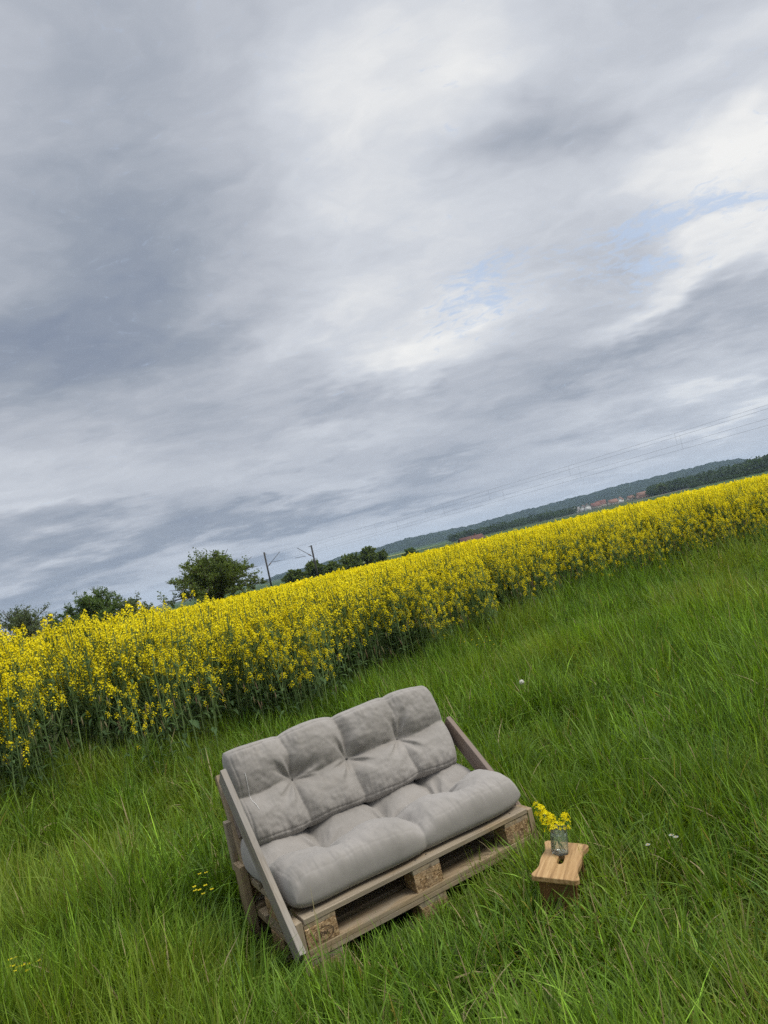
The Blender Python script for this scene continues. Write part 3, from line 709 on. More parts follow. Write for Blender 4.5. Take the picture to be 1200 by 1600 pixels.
# ------------------------------------------------------------------ cushions
from mathutils import noise as mnoise
def cushion_mesh(name, Lx, Ly, T, buttons, grooves, seed, front_pinch=(), bottom=0.55, bd=0.80, bs=0.075, rise=0.0, puff=0.3, seam=0.06, rim=0.31):
    rng = np.random.default_rng(seed)
    nx, ny = 270, int(270 * Ly / Lx) + 10
    def sp(n):
        t = np.linspace(-1, 1, n); return np.sign(t) * (1 - (1 - np.abs(t)) ** 1.35)
    U, Vv = np.meshgrid(sp(nx), sp(ny), indexing='ij')
    corner = 0.03
    X = Lx / 2 * U * (1 - corner * np.abs(Vv) ** 6) ; Y = Ly / 2 * Vv * (1 - corner * 1.6 * np.abs(U) ** 8)
    # softly wandering outline, drawn in where the tufts pull on the rim
    X += 0.006 * np.sin(Y * 14 + seed) * U ** 4; Y += 0.006 * np.sin(X * 13 + seed * 2) * Vv ** 4
    for (nxp, dep_) in front_pinch: Y -= np.sign(Vv) * np.abs(Vv) ** 5 * dep_ * np.exp(-np.abs(X - nxp) / 0.035)
    e = ((1 - np.abs(U) ** 14).clip(0) * (1 - np.abs(Vv) ** (14 * Ly / Lx + 1)).clip(0))
    base = e ** rim
    crown = 0.90 + 0.10 * np.cos(U * np.pi / 2) * np.cos(Vv * np.pi / 2)
    F_ = np.ones_like(X); wr = np.zeros_like(X); dmin = np.full_like(X, 9.0)
    for q, (bx, by) in enumerate(buttons):
        r = np.hypot(X - bx, Y - by); a = np.arctan2(Y - by, X - bx)
        F_ *= 1 - bd * np.exp(-(r / bs) ** 1.0)
        fold = np.sin(a * 6 + q * 1.7 + np.sin(a * 3 + q) * 1.6 + seed)
        wr += 0.010 * (np.abs(fold) ** 0.6 * np.sign(fold)) * np.exp(-((r - 0.075) / 0.055) ** 2)
    for (x0, y0, x1, y1, dep, wid) in grooves:
        dx, dy = x1 - x0, y1 - y0; t = np.clip(((X - x0) * dx + (Y - y0) * dy) / (dx * dx + dy * dy), 0, 1)
        wob = 0.007 * np.sin(t * 7 + x0 * 20 + seed)
        nxp, nyp = -dy, dx; ln = math.hypot(dx, dy)
        dd = np.hypot(X - (x0 + t * dx) - wob * nxp / ln, Y - (y0 + t * dy) - wob * nyp / ln)
        dmin = np.minimum(dmin, dd * (0.46 / dep) ** 0.7 + 0.02 * (0.46 - dep))
        F_ *= 1 - dep * (np.exp(-(dd / wid)) * 0.6 + np.exp(-(dd / (wid * 2.6)) ** 2) * 0.4)
    F_ *= 1 - puff * np.exp(-(dmin / 0.075) ** 1.1)
    ed_ = np.minimum((1 - np.abs(U)) * Lx / 2, (1 - np.abs(Vv)) * Ly / 2)
    F_ *= 1 - seam * np.exp(-((ed_ - 0.026 - 0.003 * np.sin(X * 23 + Y * 31)) / 0.0045) ** 2)      # stitched seam just inside the rim
    F_ = np.maximum(F_, 0.05)
    nz = np.array([mnoise.fractal(Vector((x * 6, y * 6, seed)), 0.6, 2.0, 4) for x, y in zip(X.ravel(), Y.ravel())]).reshape(X.shape)
    nw = np.array([mnoise.fractal(Vector((x * 30, y * 8, seed + 5.0)), 0.7, 2.0, 3) for x, y in zip(X.ravel(), Y.ravel())]).reshape(X.shape)
    edgeb = np.exp(-((1 - np.abs(Vv)) * Ly / 2 / 0.08) ** 2)
    Zt = T * 0.5 * base * crown * F_ + (0.008 * nz + wr) * e ** 0.5 + 0.0095 * nw * edgeb * e ** 0.4 + 0.0012 * nw * (1 - edgeb) * e ** 0.5
    Zt = Zt + rise * sstep(-0.1, 0.8, Vv) * e ** 0.4
    Zb = -T * 0.5 * bottom * base * 0.97
    # bulge outwards at the sides so that the rim is rounded
    idx = np.arange(nx * ny).reshape(nx, ny)
    Vt = np.stack([X, Y, Zt], -1).reshape(-1, 3); Vb = np.stack([X, Y, Zb], -1).reshape(-1, 3)
    i, j = np.meshgrid(np.arange(nx - 1), np.arange(ny - 1), indexing='ij'); i, j = i.ravel(), j.ravel()
    Qt = np.stack([idx[i, j], idx[i + 1, j], idx[i + 1, j + 1], idx[i, j + 1]], -1); Qb = Qt[:, ::-1] + nx * ny
    V = np.vstack([Vt, Vb])
    me = np_mesh(name, V, [Qt, Qb], M_FABRIC, smooth=True)
    bm = bmesh.new(); bm.from_mesh(me); bmesh.ops.remove_doubles(bm, verts=bm.verts, dist=0.0004)
    bmesh.ops.recalc_face_normals(bm, faces=bm.faces); bm.to_mesh(me); bm.free()
    for p in me.polygons: p.use_smooth = True
    def top(x, y):
        k_ = np.argmin((X - x) ** 2 + (Y - y) ** 2); return float(Zt.ravel()[k_])
    return me, top
def disc(name, parent, p, r, h, mat):
    g = Geo(); t = np.linspace(0, 1, 6)
    g.tube([(p[0], p[1], p[2] - h), (p[0], p[1], p[2]), (p[0], p[1], p[2] + h * 0.6), (p[0], p[1], p[2] + h)], [r * 0.8, r, r * 0.85, r * 0.3], 12, (1, 1, 1), True)
    return link(name, g.mesh(name, mat, True), parent)
S_R = Matrix.Translation(SOFA) @ Matrix.Rotation(SYAW, 4, 'Z')
# seat cushion
SX, SY, ST = 1.25, 0.82, 0.265
sbt = [(-0.32, -0.05), (0.03, -0.04), (0.34, -0.05)]
sgr = [(-0.32, -0.05, -0.32, 0.40, .34, .028), (.03, -0.04, .02, 0.40, .36, .028), (0.34, -0.05, .33, .40, .34, .028),
       (0.03, -0.04, 0.035, -0.43, .40, .022), (-0.32, -0.05, -0.34, -0.22, .16, .04), (0.34, -0.05, 0.36, -0.22, .16, .04),
       (-0.32, -0.05, -0.63, -0.02, .36, .026), (0.34, -0.05, .63, -0.02, .36, .026), (-0.32, -0.05, .03, -0.04, .38, .03), (.03, -0.04, .34, -.05, .38, .03)]
sme, stop_ = cushion_mesh('seat_cushion', SX, SY, ST, sbt, sgr, 3, front_pinch=((0.03, 0.018),), bottom=0.47, bd=0.94, bs=0.085, rise=0.025, puff=0.34, seam=0.02, rim=0.40)
seatc = link('seat_cushion', sme, None, S_R @ Matrix.Translation((0.612, 0.425, SEATZ + 0.058)))
tag(seatc, 'grey beige tufted seat cushion lying flat on the pallets', 'cushion')
for b in sbt: disc('button', seatc, (b[0], b[1], stop_(*b) + 0.001), 0.006, 0.003, M_DARK)
# back cushion
BX, BY, BT = 1.215, 0.48, 0.235
bbt = [(-0.31, 0.0), (0.0, 0.0), (0.31, 0.0)]
bgr = []
for bx, by in bbt:
    bgr += [(bx, 0, bx * 1.02, 0.25, .46 if bx == 0 else .15, .024), (bx, 0, bx * 1.02 + 0.006, -0.25, .46 if bx == 0 else .10, .024)]
bgr += [(-0.62, 0.0, -0.31, 0, .46, .024), (-0.31, 0, 0, 0, .46, .024), (0, 0, .31, 0, .46, .024), (.31, 0, .62, 0, .46, .024)]
bme, btop = cushion_mesh('back_cushion', BX, BY, BT, bbt, bgr, 8, front_pinch=((-0.315, 0.012), (0, 0.014), (0.315, 0.012)), bottom=0.55, bd=0.62, bs=0.055, seam=0.05, puff=0.26, rim=0.33)
fc = Vector((0.608, 0.548, SEATZ + 0.392)) + nb * 0.088
mB = S_R @ frame((1, 0, 0), tuple(-nb), fc)
# local y must run up the slope
backc = link('back_cushion', bme, None, mB)
tag(backc, 'grey beige tufted back cushion leaning against the slatted back of the sofa', 'cushion')
for b in bbt: disc('button', backc, (b[0], b[1], btop(*b) + 0.0015), 0.006, 0.003, M_DARK)
g = Geo(); P = [(-0.545, y, btop(-0.545, y) + 0.002) for y in np.linspace(0.10, -0.03, 14)]; P += [(-0.538, -0.05, btop(-0.538, -0.05) + 0.003), (-0.532, -0.08, btop(-.532, -.08) + 0.002)]
g.tube(P, 0.0009, 5); link('loose_thread', g.mesh('loose_thread', M_WHITE), backc)
g = Geo(); box_geo(g, 0.585, 0.612, -0.09, -0.045, 0.012, 0.0135); link('care_label', g.mesh('care_label', M_WHITE), backc)

# ------------------------------------------------------------------ stool, jar, sprigs
STZ = 0.25
def at_z(p, z):
    r = ray(*p); t = (z - CAMH) / r.z; return Vector((0, 0, CAMH)) + r * t
cen = Vector((0.3905, 3.1017, STZ)); SWID, SLEN, syaw = 0.186, 0.34, rad(68.5)
_xl = Vector((math.cos(syaw), math.sin(syaw), 0.0)); _yl = Vector((-_xl.y, _xl.x, 0))
_xl = (_xl + Vector((0, 0, -0.035))).normalized(); _zl = Vector((0, 0, 1)) - _yl * math.tan(rad(9)); _zl = (_zl - _xl * _zl.dot(_xl)).normalized()   # it leans right on the soft ground
ST_M = Matrix((_xl, _zl.cross(_xl), _zl)).transposed().to_4x4(); ST_M.translation = cen - _zl * STZ
stool = empty('wooden_stool'); stool.matrix_world = ST_M
tag(stool, 'small honey coloured wooden stool with wavy sides and a slot in its top', 'stool')
def stool_top():
    bm = bmesh.new(); n = 40; hx = SLEN / 2; out = []
    for i in range(n + 1):
        x = -hx + 2 * hx * i / n; u = abs(x) / hx
        wv = SWID / 2 * (0.86 + 0.035 * math.cos(2 * math.pi * u * 0.9) + 0.14 * sstep(0.35, 0.9, u))
        if u > 0.88: wv -= SWID * 0.5 * 0.16 * ((u - 0.88) / 0.12) ** 2.2
        out.append((x, wv))
    ring = [(x, -y) for x, y in out] + [(x, y) for x, y in reversed(out)]
    hole = [(0.042 * math.cos(a) , 0.0125 * math.sin(a)) for a in np.linspace(0, 2 * math.pi, 28, endpoint=False)]
    hole = [(math.copysign(min(abs(hx_) ** 0.5 * 0.042 ** 0.5, 0.042), hx_), hy_) for hx_, hy_ in hole]
    vo = [bm.verts.new((x, y, 0)) for x, y in ring]; vh = [bm.verts.new((x, y, 0)) for x, y in hole]
    eo = [bm.edges.new((vo[i], vo[(i + 1) % len(vo)])) for i in range(len(vo))]; eh = [bm.edges.new((vh[i], vh[(i + 1) % len(vh)])) for i in range(len(vh))]
    bmesh.ops.triangle_fill(bm, use_beauty=True, edges=eo + eh)
    r = bmesh.ops.extrude_face_region(bm, geom=list(bm.faces))
    vs = [v for v in r['geom'] if isinstance(v, bmesh.types.BMVert)]
    bmesh.ops.translate(bm, vec=(0, 0, -0.022), verts=vs)
    bmesh.ops.recalc_face_normals(bm, faces=bm.faces)
    sharp = [e for e in bm.edges if len(e.link_faces) == 2 and e.calc_face_angle(0) > 0.9]
    bmesh.ops.bevel(bm, geom=sharp, offset=0.004, segments=3, profile=0.5, affect='EDGES')
    me = bpy.data.meshes.new('stool_top'); bm.to_mesh(me); bm.free(); me.materials.append(M_STOOL)
    return me
link('stool_top', stool_top(), stool, Matrix.Translation((0, 0, STZ)))
def leg_panel(sx):
    """board leg with a rounded notch cut from its foot"""
    bm = bmesh.new(); w_ = SWID * 0.80 / 2; h = STZ - 0.0215
    prof = [(-w_, h), (-w_ * 0.96, h * .5), (-w_ * 1.08, 0), (-w_ * 0.42, 0)] + [(w_ * 0.42 * math.cos(a), h * 0.66 * math.sin(a)) for a in np.linspace(math.pi, 0, 11)][1:-1] + [(w_ * 0.42, 0), (w_ * 1.08, 0), (w_ * 0.96, h * .5), (w_, h)]
    a = [bm.verts.new((z, y, 0)) for y, z in prof]
    es = [bm.edges.new((a[i], a[(i + 1) % len(a)])) for i in range(len(a))]
    bmesh.ops.triangle_fill(bm, edges=es, use_beauty=True)
    r = bmesh.ops.extrude_face_region(bm, geom=list(bm.faces)); vs = [v for v in r['geom'] if isinstance(v, bmesh.types.BMVert)]
    bmesh.ops.translate(bm, vec=(0, 0, 0.02), verts=vs); bmesh.ops.recalc_face_normals(bm, faces=bm.faces)
    me = bpy.data.meshes.new('leg_panel'); bm.to_mesh(me); bm.free(); me.materials.append(M_LEG)
    # local X = up, Y = across, Z = thickness
    x = sx * (SLEN / 2 - 0.055)
    m = Matrix(((0, 0, sx, x), (0, 1, 0, 0), (1, 0, 0, -0.004), (0, 0, 0, 1)))
    if sx > 0: m = Matrix(((0, 0, 1, x - .02), (0, -1, 0, 0), (1, 0, 0, -0.004), (0, 0, 0, 1)))
    else: m = Matrix(((0, 0, 1, x), (0, -1, 0, 0), (1, 0, 0, -0.004), (0, 0, 0, 1)))
    return link('leg_panel', me, stool, m)
leg_panel(1); leg_panel(-1)
board('stretcher', stool, (-SLEN / 2 + 0.046, 0, 0.085), (SLEN / 2 - 0.046, 0, 0.085), 0.02, 0.055, (0, 0, 1), M_STOOL)
# jar: hexagonal, thick glass, screw neck
def jar_at(p, h):
    prof = [(0.0, 0.004), (0.030, 0.004), (0.0345, 0.009), (0.0355, 0.02), (0.0355, h * 0.70), (0.034, h * 0.77), (0.0305, h * 0.82), (0.0305, h * 0.97), (0.0318, h)]
    prof_o = [(0.0, 0.0), (0.034, 0.0), (0.038, 0.005), (0.039, 0.02), (0.039, h * 0.70), (0.0375, h * 0.78), (0.0335, h * 0.835), (0.0345, h * 0.86), (0.0335, h * 0.885), (0.0345, h * 0.91), (0.0335, h * 0.94), (0.0345, h * 0.97), (0.0335, h)]
    g = Geo(); ns = 48; t = np.linspace(0, 2 * np.pi, ns, endpoint=False)
    hexr = np.cos(np.pi / 6) / np.cos((t % (np.pi / 3)) - np.pi / 6)
    rings = prof_o + prof[::-1]
    V = []
    for r, z in rings:
        hx_ = 1.0 if z > h * 0.80 else (1.0 if r == 0 else 1.03)
        rr = r * (hexr ** 0.85 * 1.04 if z <= h * 0.78 else np.ones(ns))
        V.append(np.stack([rr * np.cos(t), rr * np.sin(t), np.full(ns, z)], -1))
    V = np.vstack(V); n = len(rings)
    i = np.arange(n - 1)[:, None] * ns; j = np.arange(ns)[None, :]; j2 = (j + 1) % ns
    g.add(V, np.stack([i + j, i + j2, i + ns + j2, i + ns + j], -1).reshape(-1, 4))
    me = g.mesh('glass_jar', M_GLASS); bm = bmesh.new(); bm.from_mesh(me); bmesh.ops.remove_doubles(bm, verts=bm.verts, dist=1e-5); bmesh.ops.recalc_face_normals(bm, faces=bm.faces); bm.to_mesh(me); bm.free()
    for q in me.polygons: q.use_smooth = False
    return link('glass_jar', me, None, Matrix.Translation(p) @ ST_M.to_3x3().to_4x4() @ Matrix.Rotation(0.1, 4, 'Z'))
JH = 0.105
JP = ST_M @ Vector((0.062, 0.012, STZ + 0.0006))
jar = jar_at(JP, JH); tag(jar, 'small clear faceted glass jar holding yellow flowers on the wooden stool', 'jar')

# ------------------------------------------------------------------ rapeseed
YEL = [np.array((0.80, 0.67, 0.008)), np.array((0.90, 0.80, 0.018))]
GST = [np.array((0.15, 0.225, 0.08)), np.array((0.25, 0.345, 0.13))]
GLF = [np.array((0.055, 0.10, 0.042)), np.array((0.10, 0.165, 0.06))]
def raceme(g, rng, p, d, n, R, L, fs, petals=False):
    """flower head: a dome of four petalled flowers round the stem tip with green buds on top"""
    d = unit(np.asarray(d, float)); a0 = unit(np.cross(d, [0.3, 0.9, 0.1])); b0 = np.cross(d, a0)
    i = np.arange(n); f = (i + 0.5) / n; th = i * 2.39996 + rng.uniform(0, 6)
    rr = R * np.sqrt(f) * rng.uniform(0.75, 1.15, n); hh = -L * f ** 1.3 + rng.normal(size=n) * L * 0.10
    out = np.cos(th)[:, None] * a0 + np.sin(th)[:, None] * b0
    P = np.asarray(p) + out * rr[:, None] + d * hh[:, None]
    nrm = unit(out * (0.35 + f[:, None]) + d * 0.7 + rng.normal(size=(n, 3)) * 0.25)
    ta = unit(np.cross(nrm, rng.normal(size=(n, 3)))); tb = np.cross(nrm, ta)
    s = fs * rng.uniform(0.75, 1.2, (n, 1))
    k = rng.uniform(0, 1, (n, 1)) ; col = YEL[0] * (1 - k) + YEL[1] * k
    if petals:
        for q in range(4):
            dirv = (ta, tb, -ta, -tb)[q]; oth = (tb, ta, tb, ta)[q]
            g.quads(P + dirv * s * 0.5 + nrm * s * 0.08, dirv * s * 0.5 + nrm * s * 0.12, oth * s * 0.34, col * rng.uniform(0.9, 1.05))
    else:
        g.quads(P, ta * s, tb * s * 0.42, col); g.quads(P + nrm * s * 0.04, tb * s, ta * s * 0.42, col)
    m = max(3, n // 5)
    u = unit(rng.normal(size=(m, 3))); Pb = np.asarray(p) + d * L * 0.12 + u * R * 0.28
    g.quads(Pb, unit(rng.normal(size=(m, 3))) * fs * 0.45, unit(rng.normal(size=(m, 3))) * fs * 0.3, np.array((0.28, 0.30, 0.04)))
def rape_leaf(g, rng, p, az, ln, wd, droop):
    """a clasping lobed leaf as a bent strip"""
    n = 5; t = np.linspace(0, 1, n); ca, sa = math.cos(az), math.sin(az)
    ang = rng.uniform(0.2, 0.9) - droop * t
    dx = np.concatenate([[0], np.cumsum(np.cos(ang[:-1]))]) / (n - 1) * ln; dz = np.concatenate([[0], np.cumsum(np.sin(ang[:-1]))]) / (n - 1) * ln
    w_ = wd * np.array([0.35, 1.0, 0.85, 0.6, 0.05]) * rng.uniform(0.85, 1.15, n)
    cx, cy = p[0] + ca * dx, p[1] + sa * dx
    V = []
    for s in (-1, 0, 1): V.append(np.stack([cx - sa * w_ * s, cy + ca * w_ * s, p[2] + dz + abs(s) * w_ * 0.35], -1))
    V = np.vstack(V); i = np.arange(n - 1)
    Q = np.vstack([np.stack([i + a * n, i + 1 + a * n, i + 1 + (a + 1) * n, i + (a + 1) * n], -1) for a in (0, 1)])
    k = rng.uniform(0, 1); g.add(V, Q, None, GLF[0] * (1 - k) + GLF[1] * k)
def rape_plant(seed, lod=0):
    """three parts: stem with branches, leaves, flower heads; about 1.35 m tall"""
    rng = np.random.default_rng(seed); gs, gl, gf = Geo(), Geo(), Geo()
    H = rng.uniform(1.20, 1.42); sides = (5, 4, 3)[lod]
    k = rng.uniform(0, 1); sc = GST[0] * (1 - k) + GST[1] * k
    bend = rng.normal(size=2) * 0.05
    t = np.linspace(0, 1, 6); st = np.stack([bend[0] * t ** 2 + 0.01 * np.sin(t * 6), bend[1] * t ** 2, H * 0.985 * t], -1)
    gs.tube(st, np.linspace(0.0085, 0.0035, 6), sides, sc)
    nf = (22, 16, 8)[lod]; fs = (0.0108, 0.0128, 0.020)[lod]
    raceme(gf, rng, st[-1], (bend[0], bend[1], 1), int(nf * 1.8), 0.032, 0.085, fs)
    nb_ = rng.integers(7, 11)
    for b in range(nb_):
        t0 = rng.uniform(0.34, 0.86); p0 = np.array([np.interp(t0, t, st[:, i]) for i in range(3)])
        az = b * 2.4 + rng.uniform(-.5, .5); tipz = min(H * (1 - 0.40 * rng.random() ** 1.9), p0[2] + rng.uniform(0.18, 0.60)); out = rng.uniform(0.07, 0.20)
        e = p0 + np.array([math.cos(az) * out, math.sin(az) * out, tipz - p0[2]])
        mid = p0 + (e - p0) * 0.45 + np.array([math.cos(az), math.sin(az), 0]) * out * 0.25
        gs.tube([p0, mid, e], [0.0042, 0.0034, 0.0022], max(3, sides - 1), sc * rng.uniform(0.9, 1.1))
        raceme(gf, rng, e, e - mid, int(nf * rng.uniform(0.7, 1.25)), 0.033, 0.072, fs)
        # small clasping leaf below the branch, a few young pods
        if lod < 2:
            rape_leaf(gl, rng, p0, az + 0.2, rng.uniform(0.06, 0.13), 0.016, 1.4)
            if lod == 0:
                for q in range(3):
                    pp = mid + (e - mid) * rng.uniform(0, 0.8); dr = unit(rng.normal(size=3) + [0, 0, 0.6]) * 0.035
                    gs.tube([pp, pp + dr], [0.0014, 0.0008], 3, sc * 1.1)
    if lod < 2:
        for q in range(6):
            z = rng.uniform(0.08, 0.62); rape_leaf(gl, rng, (np.interp(z / H, t, st[:, 0]), 0, z), rng.uniform(0, 6.28), rng.uniform(0.10, 0.22), rng.uniform(0.014, 0.030), rng.uniform(1.2, 2.2))
    return gs, gl, gf
NVAR = 9
variants = [rape_plant(100 + q, 0) for q in range(NVAR)]
vmesh = [(a.mesh('rape_stem', M_RAPE, True), b.mesh('rape_leaves', M_RAPE), c.mesh('rape_flowers', M_PETAL)) for a, b, c in variants]
rr_ = np.random.default_rng(5)
def scatter(n, x0, x1, depth0, depth1, power=1.0):
    x = rr_.uniform(x0, x1, n); dp = depth0 + (depth1 - depth0) * rr_.uniform(0, 1, n) ** power
    y = edge_y(x) + dp
    return x, y, dp
def inview(x, y, m=1.0): return (np.abs(x) < 0.60 * y + m) & (x > -0.62 * y - m)
# front band, one by one
x, y, dp = scatter(3100, -8, 9.6, -0.75, 2.6, 0.85); keep = inview(x, y, 0.5); x, y, dp = x[keep], y[keep], dp[keep]
# clumpy front: thin some gaps
gapn = fbm(x * 0.9, y * 0.9, 31, 2); keep = (dp > 0.45) | ((gapn > 0.44 - 0.15 * dp) & (rr_.random(len(dp)) < 0.75 + 0.7 * dp)); x, y, dp = x[keep], y[keep], dp[keep]
dd = np.hypot(x, y); score = dp * 3.2 + dd * 0.16
order = np.argsort(score); first = order[:300]; rest = order[300:]
protos = {}
LBL = 'single flowering rapeseed plant standing at the near edge of the yellow field'
for q, i in enumerate(first):
    v = int(rr_.integers(NVAR))
    s = float(rr_.uniform(0.62 + 0.22 * min(1, max(0, dp[i] + 0.4)), 1.10)) * (0.9 if dp[i] < 0.15 else 1.0) * (1.04 if x[i] < -2.6 else 1.0)
    root = empty('rapeseed_plant', (x[i], y[i], float(gz(x[i], y[i])) - 0.01), float(rr_.uniform(0, 6.28)))
    root.rotation_euler = (rr_.normal() * 0.045, rr_.normal() * 0.045 - 0.0, root.rotation_euler[2]); root.scale = (s, s, s)
    tag(root, LBL, 'rapeseed plant', 'rapeseed plants at the near edge of the field')
    for nm, me in zip(('stem', 'leaves', 'blossoms'), vmesh[v]): link(nm, me, root)
def replicate(geos, X, Y, Z, S, seed, tilt=0.05, zcut=None):
    """join many turned and scaled copies of the variants into one set of arrays"""
    rng = np.random.default_rng(seed); n = len(X); vi = rng.integers(0, len(geos), n)
    VV, QQ, TT, CC = [], [], [], []; off = 0
    for k_, gg in enumerate(geos):
        parts = [p.arrays() for p in gg if p.n]; o = 0; V_, Q_, T_, C_ = [], [], [], []
        for (a, b, c, d_) in parts: V_.append(a); Q_.append(b + o); T_.append(c + o); C_.append(d_); o += len(a)
        V0, Q0, T0, C0 = np.vstack(V_), np.vstack(Q_), np.vstack(T_), np.vstack(C_)
        m = np.where(vi == k_)[0]
        if not len(m): continue
        a = rng.uniform(0, 2 * np.pi, len(m)); ca, sa = np.cos(a)[:, None], np.sin(a)[:, None]; s = S[m][:, None]
        tx, ty = rng.normal(size=(len(m), 1)) * tilt, rng.normal(size=(len(m), 1)) * tilt
        vx = (V0[:, 0] * ca - V0[:, 1] * sa) * s; vy = (V0[:, 0] * sa + V0[:, 1] * ca) * s; vz = V0[None, :, 2] * s
        W = np.stack([vx + vz * tx + X[m][:, None], vy + vz * ty + Y[m][:, None], vz + Z[m][:, None]], -1).reshape(-1, 3)
        nv = len(V0); base = (np.arange(len(m)) * nv)[:, None, None]
        VV.append(W); QQ.append((Q0[None] + base).reshape(-1, 4) + off)
        if len(T0): TT.append((T0[None] + base).reshape(-1, 3) + off)
        CC.append((C0[None] * rng.uniform(0.85, 1.1, (len(m), 1, 1))).reshape(-1, 3)); off += len(W)
    return np.vstack(VV), np.vstack(QQ), (np.vstack(TT) if TT else np.zeros((0, 3), int)), np.vstack(CC)
def stack(sets):
    VV, QQ, TT, CC = [], [], [], []; o = 0
    for V_, Q_, T_, C_ in sets: VV.append(V_); QQ.append(Q_ + o); TT.append(T_ + o); CC.append(C_); o += len(V_)
    return np.vstack(VV), np.vstack(QQ), np.vstack(TT), np.vstack(CC)
sets = []
xr, yr = x[rest], y[rest]
sets.append(replicate([rape_plant(200 + q, 1) for q in range(8)], xr, yr, gz(xr, yr) - 0.01, rr_.uniform(0.88, 1.13, len(xr)) * np.where(xr < -2.6, 1.04, 1.0), 1))
x2, y2, _ = scatter(11000, -22, 24, 2.4, 22, 1.35); kp = inview(x2, y2, 0.6); x2, y2 = x2[kp], y2[kp]
sc2 = rr_.uniform(0.90, 1.10, len(x2)) * np.where(rr_.random(len(x2)) < 0.02, 1.10, 1.0) * np.where((x2 < -2.6) & (y2 < 12), 1.03, 1.0)
sets.append(replicate([rape_plant(300 + q, 2) for q in range(8)], x2, y2, gz(x2, y2), sc2, 2))
n3 = 30000; yy3 = 26 + (150 - 26) * rr_.uniform(0, 1, n3) ** 1.5; xx3 = yy3 * rr_.uniform(-0.62, 0.60, n3)
def far_plant(seed):
    rng = np.random.default_rng(seed); g = Geo()
    for q in range(7):
        p = np.array([rng.normal() * 0.16, rng.normal() * 0.16, rng.uniform(1.08, 1.40)]); n = 5
        P = p + rng.normal(size=(n, 3)) * 0.035; k = rng.uniform(0, 1, (n, 1))
        g.quads(P, unit(rng.normal(size=(n, 3))) * 0.045, unit(rng.normal(size=(n, 3))) * 0.04, YEL[0] * (1 - k) + YEL[1] * k)
        g.quads([p * [1, 1, 0.8]], [[0, 0, 0.25]], [[0.012, 0.006, 0]], GST[0])
    return (g,)
kp = (np.hypot(xx3, yy3) < 148); xx3, yy3 = xx3[kp], yy3[kp]
sets.append(replicate([far_plant(400 + q) for q in range(6)], xx3, yy3, gz(xx3, yy3), rr_.uniform(0.9, 1.12, len(xx3)), 3))
V_, Q_, T_, C_ = stack(sets)
fld = link('rapeseed_crop', np_mesh('rapeseed_crop', V_, [Q_, T_], M_RAPE, C_))
tag(fld, 'dense yellow mass of flowering rapeseed filling the field behind its front plants', 'rapeseed', kind='stuff')
print('rape verts', len(V_))

# sprigs in the jar
for q, (dx, dy, hgt, n) in enumerate(((-0.055, 0.012, 0.205, 30), (-0.004, -0.012, 0.165, 46), (0.060, 0.004, 0.158, 36), (-0.030, -0.004, 0.185, 36))):
    rng = np.random.default_rng(600 + q)
    lab = ['yellow rapeseed sprig reaching highest, leaning left out of the jar', 'fullest yellow rapeseed sprig in front in the jar', 'yellow rapeseed sprig leaning right out of the jar', 'yellow rapeseed sprig between the tall and the full one in the jar'][q]
    t = tag(empty('rapeseed_sprig', tuple(JP), syaw - rad(90)), lab, 'flower sprig', 'yellow flower sprigs in the glass jar')
    e = np.array([dx, dy, hgt]); s0 = np.array([-dx * 0.45, -dy * 0.5, 0.008])
    neck = np.array([dx * 0.42, dy * 0.5, JH]); 
    gs = Geo(); gs.tube([s0, s0 * 0.45 + neck * 0.55, neck, (neck + e) / 2, e], [0.0022, 0.002, 0.002, 0.0017, 0.0014], 7, GST[1] * 0.9)
    gf = Geo(); raceme(gf, rng, e, e - neck + np.array([0, 0, 0.03]), n, 0.029, 0.062, 0.0095, True)
    link('stem', gs.mesh('sprig_stem', M_RAPE, True), t); link('flower_head', gf.mesh('flower_head', M_PETAL), t)

